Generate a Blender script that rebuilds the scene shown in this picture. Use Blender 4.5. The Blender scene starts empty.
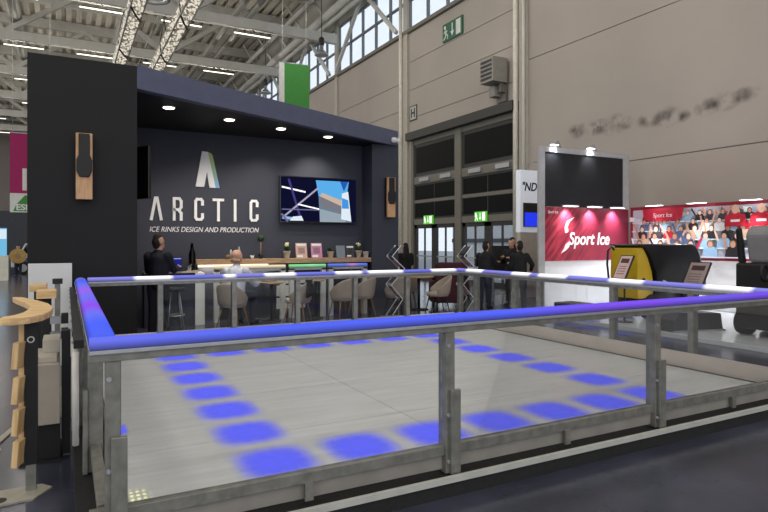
import bpy, bmesh, math, random
from mathutils import Vector, Matrix
random.seed(7)
sc = bpy.context.scene
C = sc.collection
PI = math.pi

# ------------------------------------------------------------------ camera, world, exposure
cam_d = bpy.data.cameras.new('camera')
cam = bpy.data.objects.new('camera', cam_d); C.objects.link(cam)
cam.location = (0, 0, 1.62)
cam.rotation_euler = (PI / 2, 0, -math.radians(28.1625))
cam_d.sensor_width = 36.0
cam_d.lens = 594.0 / 768.0 * 36.0
cam_d.shift_y = -14.0 / 768.0
cam_d.clip_end = 400
sc.camera = cam
sc.view_settings.view_transform = 'Standard'
sc.view_settings.look = 'None'
sc.view_settings.gamma = 1.0
sc.view_settings.use_curve_mapping = False
sc.view_settings.exposure = 0.0

w = bpy.data.worlds.new('sky'); sc.world = w; w.use_nodes = True
bg = w.node_tree.nodes['Background']
bg.inputs[0].default_value = (0.93, 0.96, 1.0, 1); bg.inputs[1].default_value = 1.3

# ------------------------------------------------------------------ materials
def lin(c):
    return tuple(((x / 255) / 12.92 if x / 255 <= 0.04045 else ((x / 255 + 0.055) / 1.055) ** 2.4) for x in c) + (1,)
_m = {}
def mat(name, rgb, rough=0.6, metal=0.0, vary=0.08, scale=6.0, bump=0.0, emit=0.0, spec=0.5, erg=None, coat=0.0, stretch=(1, 1, 1)):
    if name in _m: return _m[name]
    m = bpy.data.materials.new(name); m.use_nodes = True
    nt = m.node_tree; p = nt.nodes['Principled BSDF']
    p.inputs['Roughness'].default_value = rough; p.inputs['Metallic'].default_value = metal
    p.inputs['Specular IOR Level'].default_value = spec; p.inputs['Coat Weight'].default_value = coat
    c = lin(rgb)
    tc = nt.nodes.new('ShaderNodeTexCoord'); mp = nt.nodes.new('ShaderNodeMapping'); mp.inputs['Scale'].default_value = stretch
    nz = nt.nodes.new('ShaderNodeTexNoise'); nz.inputs['Scale'].default_value = scale; nz.inputs['Detail'].default_value = 5
    nt.links.new(tc.outputs['Object'], mp.inputs[0]); nt.links.new(mp.outputs[0], nz.inputs['Vector'])
    r = nt.nodes.new('ShaderNodeValToRGB')
    r.color_ramp.elements[0].position = 0.3; r.color_ramp.elements[1].position = 0.7
    r.color_ramp.elements[0].color = tuple(x * (1 - vary) for x in c[:3]) + (1,)
    r.color_ramp.elements[1].color = tuple(min(1, x * (1 + vary)) for x in c[:3]) + (1,)
    nt.links.new(nz.outputs['Fac'], r.inputs[0]); nt.links.new(r.outputs[0], p.inputs['Base Color'])
    if bump:
        b = nt.nodes.new('ShaderNodeBump'); b.inputs['Strength'].default_value = bump; b.inputs['Distance'].default_value = 0.01
        nt.links.new(nz.outputs['Fac'], b.inputs['Height']); nt.links.new(b.outputs[0], p.inputs['Normal'])
    if emit:
        p.inputs['Emission Color'].default_value = lin(erg or rgb); p.inputs['Emission Strength'].default_value = emit
    _m[name] = m
    return m
def glow(name, rgb, strength):
    if name in _m: return _m[name]
    m = bpy.data.materials.new(name); m.use_nodes = True; nt = m.node_tree
    e = nt.nodes.new('ShaderNodeEmission'); e.inputs[0].default_value = lin(rgb); e.inputs[1].default_value = strength
    nt.links.new(e.outputs[0], nt.nodes['Material Output'].inputs[0]); _m[name] = m
    return m
def glass(name, tint=(235, 242, 245), refl=0.10, rough=0.02):
    if name in _m: return _m[name]
    m = bpy.data.materials.new(name); m.use_nodes = True; nt = m.node_tree
    t = nt.nodes.new('ShaderNodeBsdfTransparent'); t.inputs[0].default_value = lin(tint)
    g = nt.nodes.new('ShaderNodeBsdfGlossy'); g.inputs['Roughness'].default_value = rough
    lw = nt.nodes.new('ShaderNodeLayerWeight'); lw.inputs[0].default_value = 0.35
    mul = nt.nodes.new('ShaderNodeMath'); mul.operation = 'MULTIPLY'; mul.inputs[1].default_value = refl * 4
    mx = nt.nodes.new('ShaderNodeMixShader')
    nt.links.new(lw.outputs['Fresnel'], mul.inputs[0]); nt.links.new(mul.outputs[0], mx.inputs[0])
    nt.links.new(t.outputs[0], mx.inputs[1]); nt.links.new(g.outputs[0], mx.inputs[2])
    nt.links.new(mx.outputs[0], nt.nodes['Material Output'].inputs[0]); _m[name] = m
    return m
def wood(name, a, b, axis=1, scale=30, rough=0.55):
    if name in _m: return _m[name]
    m = bpy.data.materials.new(name); m.use_nodes = True; nt = m.node_tree; p = nt.nodes['Principled BSDF']
    p.inputs['Roughness'].default_value = rough
    tc = nt.nodes.new('ShaderNodeTexCoord'); mp = nt.nodes.new('ShaderNodeMapping')
    s = [1, 1, 1]; s[axis] = 0.12; mp.inputs['Scale'].default_value = s
    nz = nt.nodes.new('ShaderNodeTexNoise'); nz.inputs['Scale'].default_value = scale; nz.inputs['Detail'].default_value = 6; nz.inputs['Distortion'].default_value = 0.6
    r = nt.nodes.new('ShaderNodeValToRGB'); r.color_ramp.elements[0].position = 0.35; r.color_ramp.elements[1].position = 0.65
    r.color_ramp.elements[0].color = lin(a); r.color_ramp.elements[1].color = lin(b)
    nt.links.new(tc.outputs['Object'], mp.inputs[0]); nt.links.new(mp.outputs[0], nz.inputs['Vector'])
    nt.links.new(nz.outputs['Fac'], r.inputs[0]); nt.links.new(r.outputs[0], p.inputs['Base Color']); _m[name] = m
    return m

M_WALL = mat('beige_wall', (178, 168, 159), 0.75, vary=0.05, scale=0.5, bump=0.04)
M_STEEL = mat('roof_steel', (208, 206, 198), 0.6, vary=0.06, scale=2)
M_DECK = mat('roof_deck', (220, 213, 198), 0.7, vary=0.16, scale=0.35)
M_FLOOR = None
M_CHAR = mat('charcoal_panel', (26, 26, 28), 0.62, spec=.3, vary=0.04, scale=3, bump=0.02)
M_SLATE = mat('slate_blue_panel', (54, 57, 71), 0.6, vary=0.04, scale=3, bump=0.02)
M_BLACK = mat('black_matte', (20, 20, 22), 0.55, vary=0.1)
M_GLOSSBLK = mat('black_gloss', (12, 12, 14), 0.12, vary=0.1, coat=0.5)
M_WHITE = mat('white_panel', (226, 226, 224), 0.5, vary=0.03)
M_GALV = mat('galvanised_steel', (140, 139, 132), 0.5, 0.55, vary=0.22, scale=14, bump=0.05)
M_ALU = mat('brushed_aluminium', (176, 178, 182), 0.42, 0.6, vary=0.08, scale=20)
M_PINE = wood('pine', (214, 172, 116), (240, 206, 152), 0)
M_PINEZ = wood('pine_upright', (214, 172, 116), (240, 206, 152), 2)
M_OAK = wood('oak', (150, 120, 92), (182, 150, 118), 0)
M_OAKZ = wood('oak_upright', (196, 150, 108), (218, 176, 134), 2)
M_GLASS = glass('barrier_glass', (248, 250, 251), .08)
M_PANE = glass('window_glass', (244, 248, 252), 0.04)
M_DPANE = mat('dark_gate_pane', (14, 14, 16), 0.5, spec=.12, vary=0.1, scale=1.5)
M_GATE = mat('gate_frame_grey', (120, 116, 106), 0.55, vary=0.06)
M_CHAIR = mat('beige_upholstery', (172, 158, 146), 0.9, vary=0.08, scale=40, bump=0.1)
M_GREY = mat('mid_grey', (110, 112, 116), 0.55, vary=0.05)

# ------------------------------------------------------------------ mesh helpers
class MB:
    def __init__(s): s.bm = bmesh.new()
    def box(s, x0, x1, y0, y1, z0, z1, M=None, mi=0):
        v = [s.bm.verts.new(p) for p in ((x0,y0,z0),(x1,y0,z0),(x1,y1,z0),(x0,y1,z0),(x0,y0,z1),(x1,y0,z1),(x1,y1,z1),(x0,y1,z1))]
        if M is not None:
            for q in v: q.co = M @ q.co
        for f in ((0,3,2,1),(4,5,6,7),(0,1,5,4),(1,2,6,5),(2,3,7,6),(3,0,4,7)):
            s.bm.faces.new([v[i] for i in f]).material_index = mi
        return s
    def beam(s, a, b, wx, wz, up=(0, 0, 1)):
        a, b = Vector(a), Vector(b); d = b - a; L = d.length; y = d / L; u = Vector(up)
        if abs(y.dot(u)) > 0.98: u = Vector((1, 0, 0))
        x = y.cross(u).normalized(); z = x.cross(y)
        M = Matrix(((x.x, y.x, z.x, a.x), (x.y, y.y, z.y, a.y), (x.z, y.z, z.z, a.z), (0, 0, 0, 1)))
        return s.box(-wx/2, wx/2, 0, L, -wz/2, wz/2, M)
    def ring(s, c, x, y, rx, ry, n):
        return [s.bm.verts.new(c + x * (rx * math.cos(2*PI*i/n)) + y * (ry * math.sin(2*PI*i/n))) for i in range(n)]
    def tube(s, pts, rs, n=8, cap=True, smooth=True):
        pts = [Vector(p) for p in pts]
        if not isinstance(rs, (list, tuple)): rs = [rs] * len(pts)
        prev = None; last = None; x = None
        for i, p in enumerate(pts):
            d = (pts[min(i+1, len(pts)-1)] - pts[max(i-1, 0)]).normalized()
            if x is None:
                u = Vector((0, 0, 1)) if abs(d.z) < 0.9 else Vector((1, 0, 0)); x = d.cross(u).normalized()
            else: x = (x - d * x.dot(d)).normalized()
            y = d.cross(x)
            r = s.ring(p, x, y, rs[i], rs[i], n)
            if prev:
                for k in range(n):
                    f = s.bm.faces.new((prev[k], prev[(k+1) % n], r[(k+1) % n], r[k])); f.smooth = smooth
            elif cap: s.bm.faces.new(r[::-1])
            prev = r
        if cap: s.bm.faces.new(prev)
        return s
    def lathe(s, c, prof, n=16, smooth=True):
        c = Vector(c); prev = None
        for (r, z) in prof:
            rg = s.ring(c + Vector((0, 0, z)), Vector((1, 0, 0)), Vector((0, 1, 0)), max(r, 1e-4), max(r, 1e-4), n)
            if prev:
                for k in range(n):
                    f = s.bm.faces.new((prev[k], prev[(k+1) % n], rg[(k+1) % n], rg[k])); f.smooth = smooth
            else: s.bm.faces.new(rg[::-1])
            prev = rg
        s.bm.faces.new(prev); return s
    def prism(s, poly, a, b, plane='xz', mi=0):
        """extrude a 2D polygon; plane xz -> along y from a to b, xy -> along z, yz -> along x"""
        def P(p, t): return {'xz': (p[0], t, p[1]), 'xy': (p[0], p[1], t), 'yz': (t, p[0], p[1])}[plane]
        A = [s.bm.verts.new(P(p, a)) for p in poly]; B = [s.bm.verts.new(P(p, b)) for p in poly]
        n = len(poly)
        s.bm.faces.new(A).material_index = mi; s.bm.faces.new(B[::-1]).material_index = mi
        for i in range(n): s.bm.faces.new((A[i], B[i], B[(i+1) % n], A[(i+1) % n])).material_index = mi
        return s
    def ell(s, c, r, n=12, m=8):
        c = Vector(c); prev = None; top = s.bm.verts.new(c + Vector((0, 0, r[2]))); bot = s.bm.verts.new(c - Vector((0, 0, r[2])))
        for j in range(1, m):
            t = PI * j / m
            rg = [s.bm.verts.new(c + Vector((r[0]*math.sin(t)*math.cos(2*PI*i/n), r[1]*math.sin(t)*math.sin(2*PI*i/n), r[2]*math.cos(t)))) for i in range(n)]
            for k in range(n):
                f = s.bm.faces.new((top, rg[k], rg[(k+1) % n]) if prev is None else (prev[k], rg[k], rg[(k+1) % n], prev[(k+1) % n])); f.smooth = True
            prev = rg
        for k in range(n): s.bm.faces.new((prev[k], bot, prev[(k+1) % n])).smooth = True
        return s
    def build(s, name, m, parent=None, bevel=0.0, loc=None):
        bmesh.ops.recalc_face_normals(s.bm, faces=s.bm.faces)
        me = bpy.data.meshes.new(name); s.bm.to_mesh(me); s.bm.free()
        for q in (m if isinstance(m, (list, tuple)) else [m]): me.materials.append(q)
        o = bpy.data.objects.new(name, me); C.objects.link(o)
        if parent: o.parent = parent
        if loc: o.location = loc
        if bevel:
            b = o.modifiers.new('bevel', 'BEVEL'); b.width = bevel; b.segments = 2; b.limit_method = 'ANGLE'
        return o
def tag(o, label, cat, group=None):
    o['label'] = label; o['category'] = cat
    if group: o['group'] = group
    return o
def thing(name, label, cat, loc=(0, 0, 0), rz=0.0, group=None):
    o = bpy.data.objects.new(name, None); C.objects.link(o); o.empty_display_size = 0.2
    o.location = loc; o.rotation_euler = (0, 0, rz)
    return tag(o, label, cat, group)
def struct(o): o['kind'] = 'structure'; return o
def sempty(name, loc=(0, 0, 0)):
    o = bpy.data.objects.new(name, None); C.objects.link(o); o.location = loc; return struct(o)
def shared(o, parent, loc, rz=None, name=None, scale=None):
    c = o.copy(); C.objects.link(c); c.parent = parent; c.location = loc
    if rz is not None: c.rotation_euler = (0, 0, rz)
    if scale: c.scale = scale
    return c
def copy_tree(o, parent=None):
    c = o.copy(); C.objects.link(c); c.parent = parent
    for ch in list(o.children): copy_tree(ch, c)
    return c
def text_mesh(name, s, size, m, parent, loc, rot, shear=0.0, extrude=0.004, width=None, bold=0.0, space=1.0):
    cu = bpy.data.curves.new(name, 'FONT'); cu.body = s; cu.size = size; cu.shear = shear; cu.extrude = extrude; cu.offset = bold; cu.space_character = space
    t = bpy.data.objects.new(name, cu); C.objects.link(t)
    bpy.context.view_layer.update()
    me = bpy.data.meshes.new_from_object(t.evaluated_get(bpy.context.evaluated_depsgraph_get()))
    bpy.data.objects.remove(t)
    xs = [v.co.x for v in me.vertices]
    if width and xs:
        k = width / (max(xs) - min(xs)); x0 = min(xs)
        for v in me.vertices: v.co.x = (v.co.x - x0) * k
    me.materials.clear(); me.materials.append(m)
    o = bpy.data.objects.new(name, me); C.objects.link(o); o.parent = parent; o.location = loc; o.rotation_euler = rot
    return o
FR = (PI/2, 0, 0)            # text facing -Y
FL = (PI/2, 0, -PI/2)        # text facing -X
def lamp(name, kind, energy, color, parent, loc, rot=(0, 0, 0), size=0.1, size_y=None, angle=None, blend=0.6):
    d = bpy.data.lights.new(name, kind); d.energy = energy; d.color = color
    if kind == 'AREA':
        d.size = size
        if size_y: d.shape = 'RECTANGLE'; d.size_y = size_y
    if kind == 'SPOT': d.spot_size = angle; d.spot_blend = blend; d.shadow_soft_size = size
    o = bpy.data.objects.new(name, d); C.objects.link(o); o.location = loc; o.rotation_euler = rot
    if parent: o.parent = parent
    return o

# ------------------------------------------------------------------ floor
def floor_material():
    m = bpy.data.materials.new('dark_polished_floor'); m.use_nodes = True; nt = m.node_tree; p = nt.nodes['Principled BSDF']
    tc = nt.nodes.new('ShaderNodeTexCoord')
    n1 = nt.nodes.new('ShaderNodeTexNoise'); n1.inputs['Scale'].default_value = 0.9; n1.inputs['Detail'].default_value = 8
    n2 = nt.nodes.new('ShaderNodeTexNoise'); n2.inputs['Scale'].default_value = 9; n2.inputs['Detail'].default_value = 4
    nt.links.new(tc.outputs['Object'], n1.inputs['Vector']); nt.links.new(tc.outputs['Object'], n2.inputs['Vector'])
    r = nt.nodes.new('ShaderNodeValToRGB'); r.color_ramp.elements[0].position = .3; r.color_ramp.elements[1].position = .75
    r.color_ramp.elements[0].color = lin((46, 48, 60)); r.color_ramp.elements[1].color = lin((80, 82, 100))
    nt.links.new(n1.outputs['Fac'], r.inputs[0]); nt.links.new(r.outputs[0], p.inputs['Base Color'])
    q = nt.nodes.new('ShaderNodeMapRange'); q.inputs['To Min'].default_value = .1; q.inputs['To Max'].default_value = .3
    nt.links.new(n2.outputs['Fac'], q.inputs['Value']); nt.links.new(q.outputs[0], p.inputs['Roughness'])
    b = nt.nodes.new('ShaderNodeBump'); b.inputs['Strength'].default_value = .06; b.inputs['Distance'].default_value = .02
    nt.links.new(n1.outputs['Fac'], b.inputs['Height']); nt.links.new(b.outputs[0], p.inputs['Normal'])
    return m
M_FLOOR = floor_material()
struct(MB().box(-45, 14, -14, 95, -0.3, 0).build('floor', M_FLOOR))
struct(MB().box(14, 60, -14, 95, -0.3, -0.02).build('floor_outside', mat('asphalt', (150, 152, 155), 0.9)))

# ------------------------------------------------------------------ hall wall along the right, made of cladding panels
XW = 13.5
wall = sempty('wall_right', (XW, 0, 0))
M_SEAM = mat('dark_joint', (112, 106, 98), 0.8)
def cladding(y0, y1, zs):
    for a, b in zip(zs[:-1], zs[1:]):
        MB().box(0, 0.25, y0 + .01, y1 - .01, a + .012, b - .012).build('wall_panel', M_WALL, wall)
    MB().box(0.03, 0.27, y0, y1, zs[0], zs[-1]).build('wall_backing', M_SEAM, wall)
COLS = [15.25, 23.0, 30.75, 38.5, 46.25, 54.0, 61.75, 69.5]
cladding(-14, 15.25, [0, 3.82, 7.65, 11.48, 15.3, 18])
cladding(15.25, 23.0, [6.3, 7.1, 8.35, 9.6, 11.05])
for i in range(1, 7): cladding(COLS[i], COLS[i+1], [0, 1.35, 2.6, 3.85, 5.1, 6.35, 7.6, 8.85, 11.05])
MB().box(0, .25, 69.5, 95, 0, 18).build('wall_panel', M_WALL, wall)
MB().box(0, .25, 15.25, 69.5, 13.75, 18).build('wall_panel', M_STEEL, wall)
MB().box(0, .25, 15.25, 15.42, 0, 6.3).build('wall_panel', M_WALL, wall)
MB().box(0, .25, 22.5, 23.0, 0, 6.3).build('wall_panel', M_WALL, wall)
# mould stains on the big panel
def stain_material():
    m = bpy.data.materials.new('mould_stain'); m.use_nodes = True; nt = m.node_tree
    p = nt.nodes['Principled BSDF']; p.inputs['Base Color'].default_value = lin((70, 66, 62)); p.inputs['Roughness'].default_value = .9
    tc = nt.nodes.new('ShaderNodeTexCoord'); gr = nt.nodes.new('ShaderNodeTexGradient'); gr.gradient_type = 'SPHERICAL'
    mp = nt.nodes.new('ShaderNodeMapping'); mp.inputs['Location'].default_value = (0, -1, -1); mp.inputs['Scale'].default_value = (0, 2, 2)
    nt.links.new(tc.outputs['Generated'], mp.inputs[0]); nt.links.new(mp.outputs[0], gr.inputs[0])
    oi = nt.nodes.new('ShaderNodeNewGeometry'); nz = nt.nodes.new('ShaderNodeTexNoise'); nz.inputs['Scale'].default_value = 3.5; nz.inputs['Detail'].default_value = 6
    nt.links.new(oi.outputs['Position'], nz.inputs['Vector'])
    mul = nt.nodes.new('ShaderNodeMath'); mul.operation = 'MULTIPLY'; nt.links.new(gr.outputs[1], mul.inputs[0])
    mr = nt.nodes.new('ShaderNodeMapRange'); mr.inputs['From Min'].default_value = .4; mr.inputs['From Max'].default_value = .75; mr.inputs['To Max'].default_value = .5
    nt.links.new(nz.outputs['Fac'], mr.inputs[0]); nt.links.new(mr.outputs[0], mul.inputs[1])
    t = nt.nodes.new('ShaderNodeBsdfTransparent'); mx = nt.nodes.new('ShaderNodeMixShader')
    nt.links.new(mul.outputs[0], mx.inputs[0]); nt.links.new(t.outputs[0], mx.inputs[1]); nt.links.new(p.outputs[0], mx.inputs[2])
    nt.links.new(mx.outputs[0], nt.nodes['Material Output'].inputs[0]); return m
M_STAIN = stain_material()
for (y, z, hy, hz) in ((12.95, 4.96, .4, .26), (12.2, 4.93, .5, .26), (11.62, 4.9, .55, .34), (11.15, 4.87, .25, .2), (10.45, 4.82, .5, .22), (9.95, 4.8, .5, .3), (9.5, 4.75, .25, .18), (8.85, 4.84, .4, .24), (8.45, 4.89, .5, .26), (7.95, 4.95, .4, .2)):
    MB().box(-.002, -.001, -hy, hy, -hz, hz).build('stain', M_STAIN, wall, loc=(0, y, z))
# steel columns and down pipes
for i, y in enumerate(COLS[:6]):
    MB().box(-.12, .02, y - .17, y + .17, 0, 15.5).build('pilaster', mat('pilaster_beige', (188, 181, 168), .55, vary=.05), wall)
for y in (15.5, 23.25):
    MB().tube([(-.2, y, 0), (-.2, y, 14)], .085, 10).build('downpipe', mat('pale_pipe', (222, 216, 202), .5), wall)
MB().tube([(-.2, 15.1, 0), (-.2, 15.1, 14)], .05, 8).build('conduit', M_STEEL, wall)

# clerestory windows
for i in range(6):
    y0, y1 = COLS[i] + .17, COLS[i+1] - .17
    wn = sempty('window_%d' % (i + 1), (XW, 0, 0))
    fr = MB(); n = 5
    for k in range(n + 1):
        y = y0 + (y1 - y0) * k / n; fr.box(.0, .12, y - .05, y + .05, 11.05, 13.75)
    for z in (11.1, 12.4, 13.7): fr.box(.01, .11, y0, y1, z - .05, z + .05)
    fr.build('window_frame', mat('window_grey', (120, 124, 128), .5), wn)
    MB().box(-.16, .1, y0 - .17, y1 + .17, 10.9, 11.05).build('window_sill', M_GATE, wn)
    for k in range(n):
        a = y0 + (y1 - y0) * k / n + .05; b = y0 + (y1 - y0) * (k + 1) / n - .05
        for (za, zb) in ((11.15, 12.35), (12.45, 13.65)):
            MB().box(.05, .06, a, b, za, zb).build('pane', M_PANE, wn)
    if i in (1, 2, 3):
        MB().beam((-.3, y0 + .3, 11.1), (-.3, (y0 + y1) / 2, 14.2), .16, .16).build('brace', M_STEEL, wn)
        MB().beam((-.3, y1 - .3, 11.1), (-.3, (y0 + y1) / 2, 14.2), .16, .16).build('brace', M_STEEL, wn)

# ------------------------------------------------------------------ roof: deck with ridges, purlins, trusses
ceil = sempty('ceiling', (0, 0, 0))
deck = MB()
x = -45.0
while x < 13.4:
    deck.box(x, x + .34, -14, 95, 16.7, 16.78); deck.box(x + .34, x + .6, -14, 95, 16.92, 16.99)
    x += .6
d = deck.build('roof_deck', M_DECK, ceil); d['kind'] = 'stuff'
MB().box(-45, 13.5, -14, 95, 17.0, 17.1).build('roof_skin', M_DECK, ceil)
k = 0
while -13 + k * 3.875 < 95:
    yk = 30.75 - 11 * 3.875 + k * 3.875
    MB().box(-45, 13.4, yk - .1, yk + .1, 16.35, 16.7).build('purlin', M_STEEL, ceil); k += 1
for xk in (9.0, 3.0, -3.0, -9.0, -15.0):
    MB().box(xk - .12, xk + .12, 14, 95, 15.2, 15.5).build('tie_beam', M_STEEL, ceil)
# longitudinal girder tubes by the windows
for (x, z, r) in ((12.7, 14.1, .22), (11.9, 14.9, .14), (12.9, 13.75, .12)):
    MB().tube([(x, 14, z), (x, 95, z)], r, 8).build('girder_tube', M_STEEL, ceil)
for k in range(24):
    ya = 15.25 + k * 3.1
    MB().beam((12.7, ya, 14.1), (11.9, ya + 1.55, 16.5), .12, .12).build('girder_web', M_STEEL, ceil)
# service pipes
for (x, z, r) in ((9.3, 14.6, .16), (8.5, 14.6, .16), (-2.5, 14.2, .35), (4.8, 14.9, .1)):
    MB().tube([(x, 20, z), (x, 95, z)], r, 10).build('service_pipe', mat('pale_duct', (160, 158, 150), .45, .3), ceil)
M_TUBE = glow('fluorescent_tube', (255, 250, 225), 3.0)
def truss_geometry(root):
    MB().box(-45, 13.4, -.16, .16, 12.75, 13.25).build('lower_chord', M_STEEL, root)
    MB().box(-45, 13.4, -.16, .16, 16.05, 16.45).build('upper_chord', M_STEEL, root)
    dg = MB().beam((0, 0, 0), (4.2, 0, 3.0), .22, .26).build('diagonal', M_STEEL, root); dg.location = (-45, 0, 13.15)
    dg2 = MB().beam((0, 0, 3.0), (4.2, 0, 0), .22, .26).build('diagonal', M_STEEL, root); dg2.location = (-40.8, 0, 13.15)
    for k in range(1, 7):
        shared(dg, root, (-45 + 8.4 * k, 0, 13.15))
        if k < 6: shared(dg2, root, (-40.8 + 8.4 * k, 0, 13.15))
    MB().box(-45, 13.3, .3, .5, 13.3, 13.42).build('cable_tray', M_GALV, root)
first = None
names = ['above the green banner', 'behind the string-lit lattice beams', 'second beyond the lattice beams', 'third beyond the lattice beams', 'fourth beyond the lattice beams', 'at the far hall end']
for i, yy in enumerate([30.75, 38.5, 46.25, 54.0, 61.75, 69.5]):
    if first is None:
        first = thing('roof_truss', 'x', 'truss', (0, yy, 0)); truss_geometry(first); t = first
    else:
        t = copy_tree(first); t.location = (0, yy, 0)
    t['label'] = 'grey steel roof truss spanning the hall, ' + names[i]
# fluorescent fittings under the trusses
lt = thing('ceiling_light', 'slim white fluorescent batten under a grey roof truss', 'ceiling light', (0, 0, 0), 0, 'fluorescent battens under the roof trusses')
MB().box(-1.0, 1.0, -.07, .07, 0, .06).build('housing', M_GREY, lt)
MB().box(-.95, .95, -.045, .045, -.03, 0).build('tube', M_TUBE, lt)
MB().box(-.02, .02, -.02, .02, .06, .32).build('hanger', M_STEEL, lt)
ORD = ['first', 'second', 'third', 'fourth', 'fifth', 'sixth', 'seventh']
used = False
for row, yy in enumerate((30.75, 38.5, 46.25, 54.0, 61.75, 69.5)):
    for k in range(7):
        x = 8.6 - k * 3.55
        if yy > 40 and x > 2: continue
        o = lt if not used else copy_tree(lt); used = True
        o.location = (x, yy - .1, 12.45)
        o['label'] = 'fluorescent batten, %s from the hall wall, under truss %s' % (ORD[k], names[row]); o['group'] = 'fluorescent battens under the truss ' + names[row]
        if row < 4 and k % 2 == 0: lamp('batten_glow_fill', 'POINT', 55, (1.0, 0.95, 0.86), o, (0, 0, -.9))  # extra point hung below the batten, added to brighten the ceiling
# same battens repeated out of view over the stands and aisle to light them
for r_, yy in enumerate((-6.0, 1.5, 8.5, 15.5, 23.0)):
    for k in range(5):
        o = copy_tree(lt)
        for ch in list(o.children):
            if ch.type == 'LIGHT': bpy.data.objects.remove(ch)
        o.location = (9.0 - k * 7.0, yy, 12.45); o['label'] = 'overhead fluorescent batten, %s from hall wall, %s row over the stands' % (ORD[k], ORD[r_]); o['group'] = 'fluorescent battens over the stands'
        lamp('batten_glow_fill', 'AREA', 85, (1.0, 0.95, 0.86), o, (0, 0, -.08), (0, 0, 0), 2.4, .5)
        lamp('batten_glow_fill', 'POINT', 48, (1.0, 0.95, 0.86), o, (0, 0, -.9))  # added fill point below the fitting, lifts the roof and trusses
struct(MB().box(-45, 13.5, 95, 95.3, 0, 17).build('wall_back', M_WALL))

# ------------------------------------------------------------------ hall gate with glass doors
gate = sempty('door_1', (XW, 0, 0))
M_DARKST = mat('dark_steel', (52, 50, 48), .5)
MB().box(-.35, .05, 15.5, 22.6, 6.05, 6.38).build('gate_head', M_DARKST, gate)
MB().box(-.12, .1, 15.42, 15.62, 0, 6.05).build('gate_jamb', M_GATE, gate)
MB().box(-.12, .1, 22.3, 22.5, 0, 6.05).build('gate_jamb', M_GATE, gate)
MB().box(-.12, .1, 18.75, 19.15, 0, 6.05).build('gate_mullion', M_GATE, gate)
for (y0, y1) in ((15.62, 18.75), (19.15, 22.3)):
    ym = (y0 + y1) / 2
    for (za, zb) in ((2.36, 2.6), (4.12, 4.44), (5.85, 6.05)):
        MB().box(-.08, .08, y0, y1, za, zb).build('gate_rail', M_GATE, gate)
    MB().box(-.05, .05, y0, y1, 4.44, 5.85).build('gate_leaf_frame', M_DARKST, gate)
    MB().box(-.07, -.05, y0 + .18, y1 - .18, 4.6, 5.7).build('dark_pane', M_DPANE, gate)
    MB().box(-.04, .05, y0, y1, 2.6, 4.12).build('gate_leaf_frame', M_DARKST, gate)
    for (a, b) in ((y0 + .1, ym - .05), (ym + .05, y1 - .1)):
        for (za, zb) in ((2.68, 3.28), (3.45, 4.04)):
            MB().box(-.06, -.04, a, b, za, zb).build('dark_pane', M_DPANE, gate)
    MB().box(-.065, -.04, y0, y1, 3.3, 3.43).build('gate_rail', M_GATE, gate)
    for k in range(2):
        MB().box(-.16, -.06, y0 + .25 + k * 1.6, y0 + 1.0 + k * 1.6, 4.2, 4.36).build('gate_closer', M_ALU, gate)
    # glass double doors
    for (a, b) in ((y0, ym), (ym, y1)):
        dr = MB()
        for (p, q) in ((a, a + .2), (b - .2, b)): dr.box(-.04, .04, p, q, 0, 2.36)
        dr.box(-.04, .04, a, b, 0, .18); dr.box(-.04, .04, a, b, 2.2, 2.36)
        f = dr.build('door_leaf', M_DARKST, gate)
        MB().box(-.005, .005, a + .2, b - .2, .18, 2.2).build('pane', M_PANE, f)
        MB().box(-.06, -.04, a + .2, b - .2, 1.0, 1.05).build('push_bar', M_ALU, f)
        MB().box(-.03, .03, (a+b)/2 - .03, (a+b)/2 + .03, .18, 2.2).build('glazing_bar', M_DARKST, f)
# pale building outside
ob = thing('outside_building', 'pale building with dark window bands seen through the glass doors', 'building', (34, 19, -.02))
MB().box(0, 4, -16, 30, 0, 14).build('facade', mat('pale_render', (235, 236, 238), .8), ob)
for z in (1.6, 3.4, 5.2, 7.0):
    MB().box(-.1, .0, -16, 30, z, z + .35).build('window_band', mat('grey_glazing', (90, 96, 104), .3), ob)

# green running-man signs
def exit_sign(loc, s, label, lit, name='exit_sign'):
    o = thing(name, label, 'exit sign', loc)
    body = mat('sign_green_lit', (30, 150, 40), .5, emit=.6, erg=(120, 205, 80)) if lit else mat('sign_green', (10, 92, 62), .5)
    wm = mat('sign_white_lit', (240, 250, 235), .5, emit=.9) if lit else mat('sign_white', (225, 230, 222), .5)
    MB().box(-.06, 0, -.66*s, .66*s, -.35*s, .35*s).build('sign_plate', body, o)
    fx = -.066
    p = MB()
    # running figure (seen facing -X, so left in view is +Y)
    p.prism([(.5*s + .07*s*math.cos(a*PI/4), .2*s + .07*s*math.sin(a*PI/4)) for a in range(8)], fx, -.06, 'yz')
    for (a, b, wd) in (((.47, .12), (.42, -.08), .11), ((.42, -.08), (.30, -.14), .06), ((.30, -.14), (.33, -.28), .05), ((.43, -.08), (.50, -.2), .06), ((.50, -.2), (.6, -.26), .05), ((.46, .1), (.34, .02), .045), ((.48, .1), (.57, -.02), .045)):
        p.beam((fx + .003, a[0]*s, a[1]*s), (fx + .003, b[0]*s, b[1]*s), .006, wd*s, (1, 0, 0)) if False else p.beam((fx + .003, a[0]*s, a[1]*s), (fx + .003, b[0]*s, b[1]*s), wd*s, .006, (1, 0, 0))
    p.build('running_figure', wm, o)
    MB().box(fx, -.06, -.55*s, -.25*s, -.28*s, .28*s).build('door_symbol', wm, o)
    MB().box(fx, -.06, -.03*s, .03*s, -.05*s, .26*s).prism([(-.12*s, -.05*s), (.12*s, -.05*s), (0, -.24*s)], fx, -.06, 'yz').build('arrow', wm, o)
    return o
exit_sign((XW, 19.4, 10.02), 1.02, 'unlit green running-man exit sign high on the beige wall', False)
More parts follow.
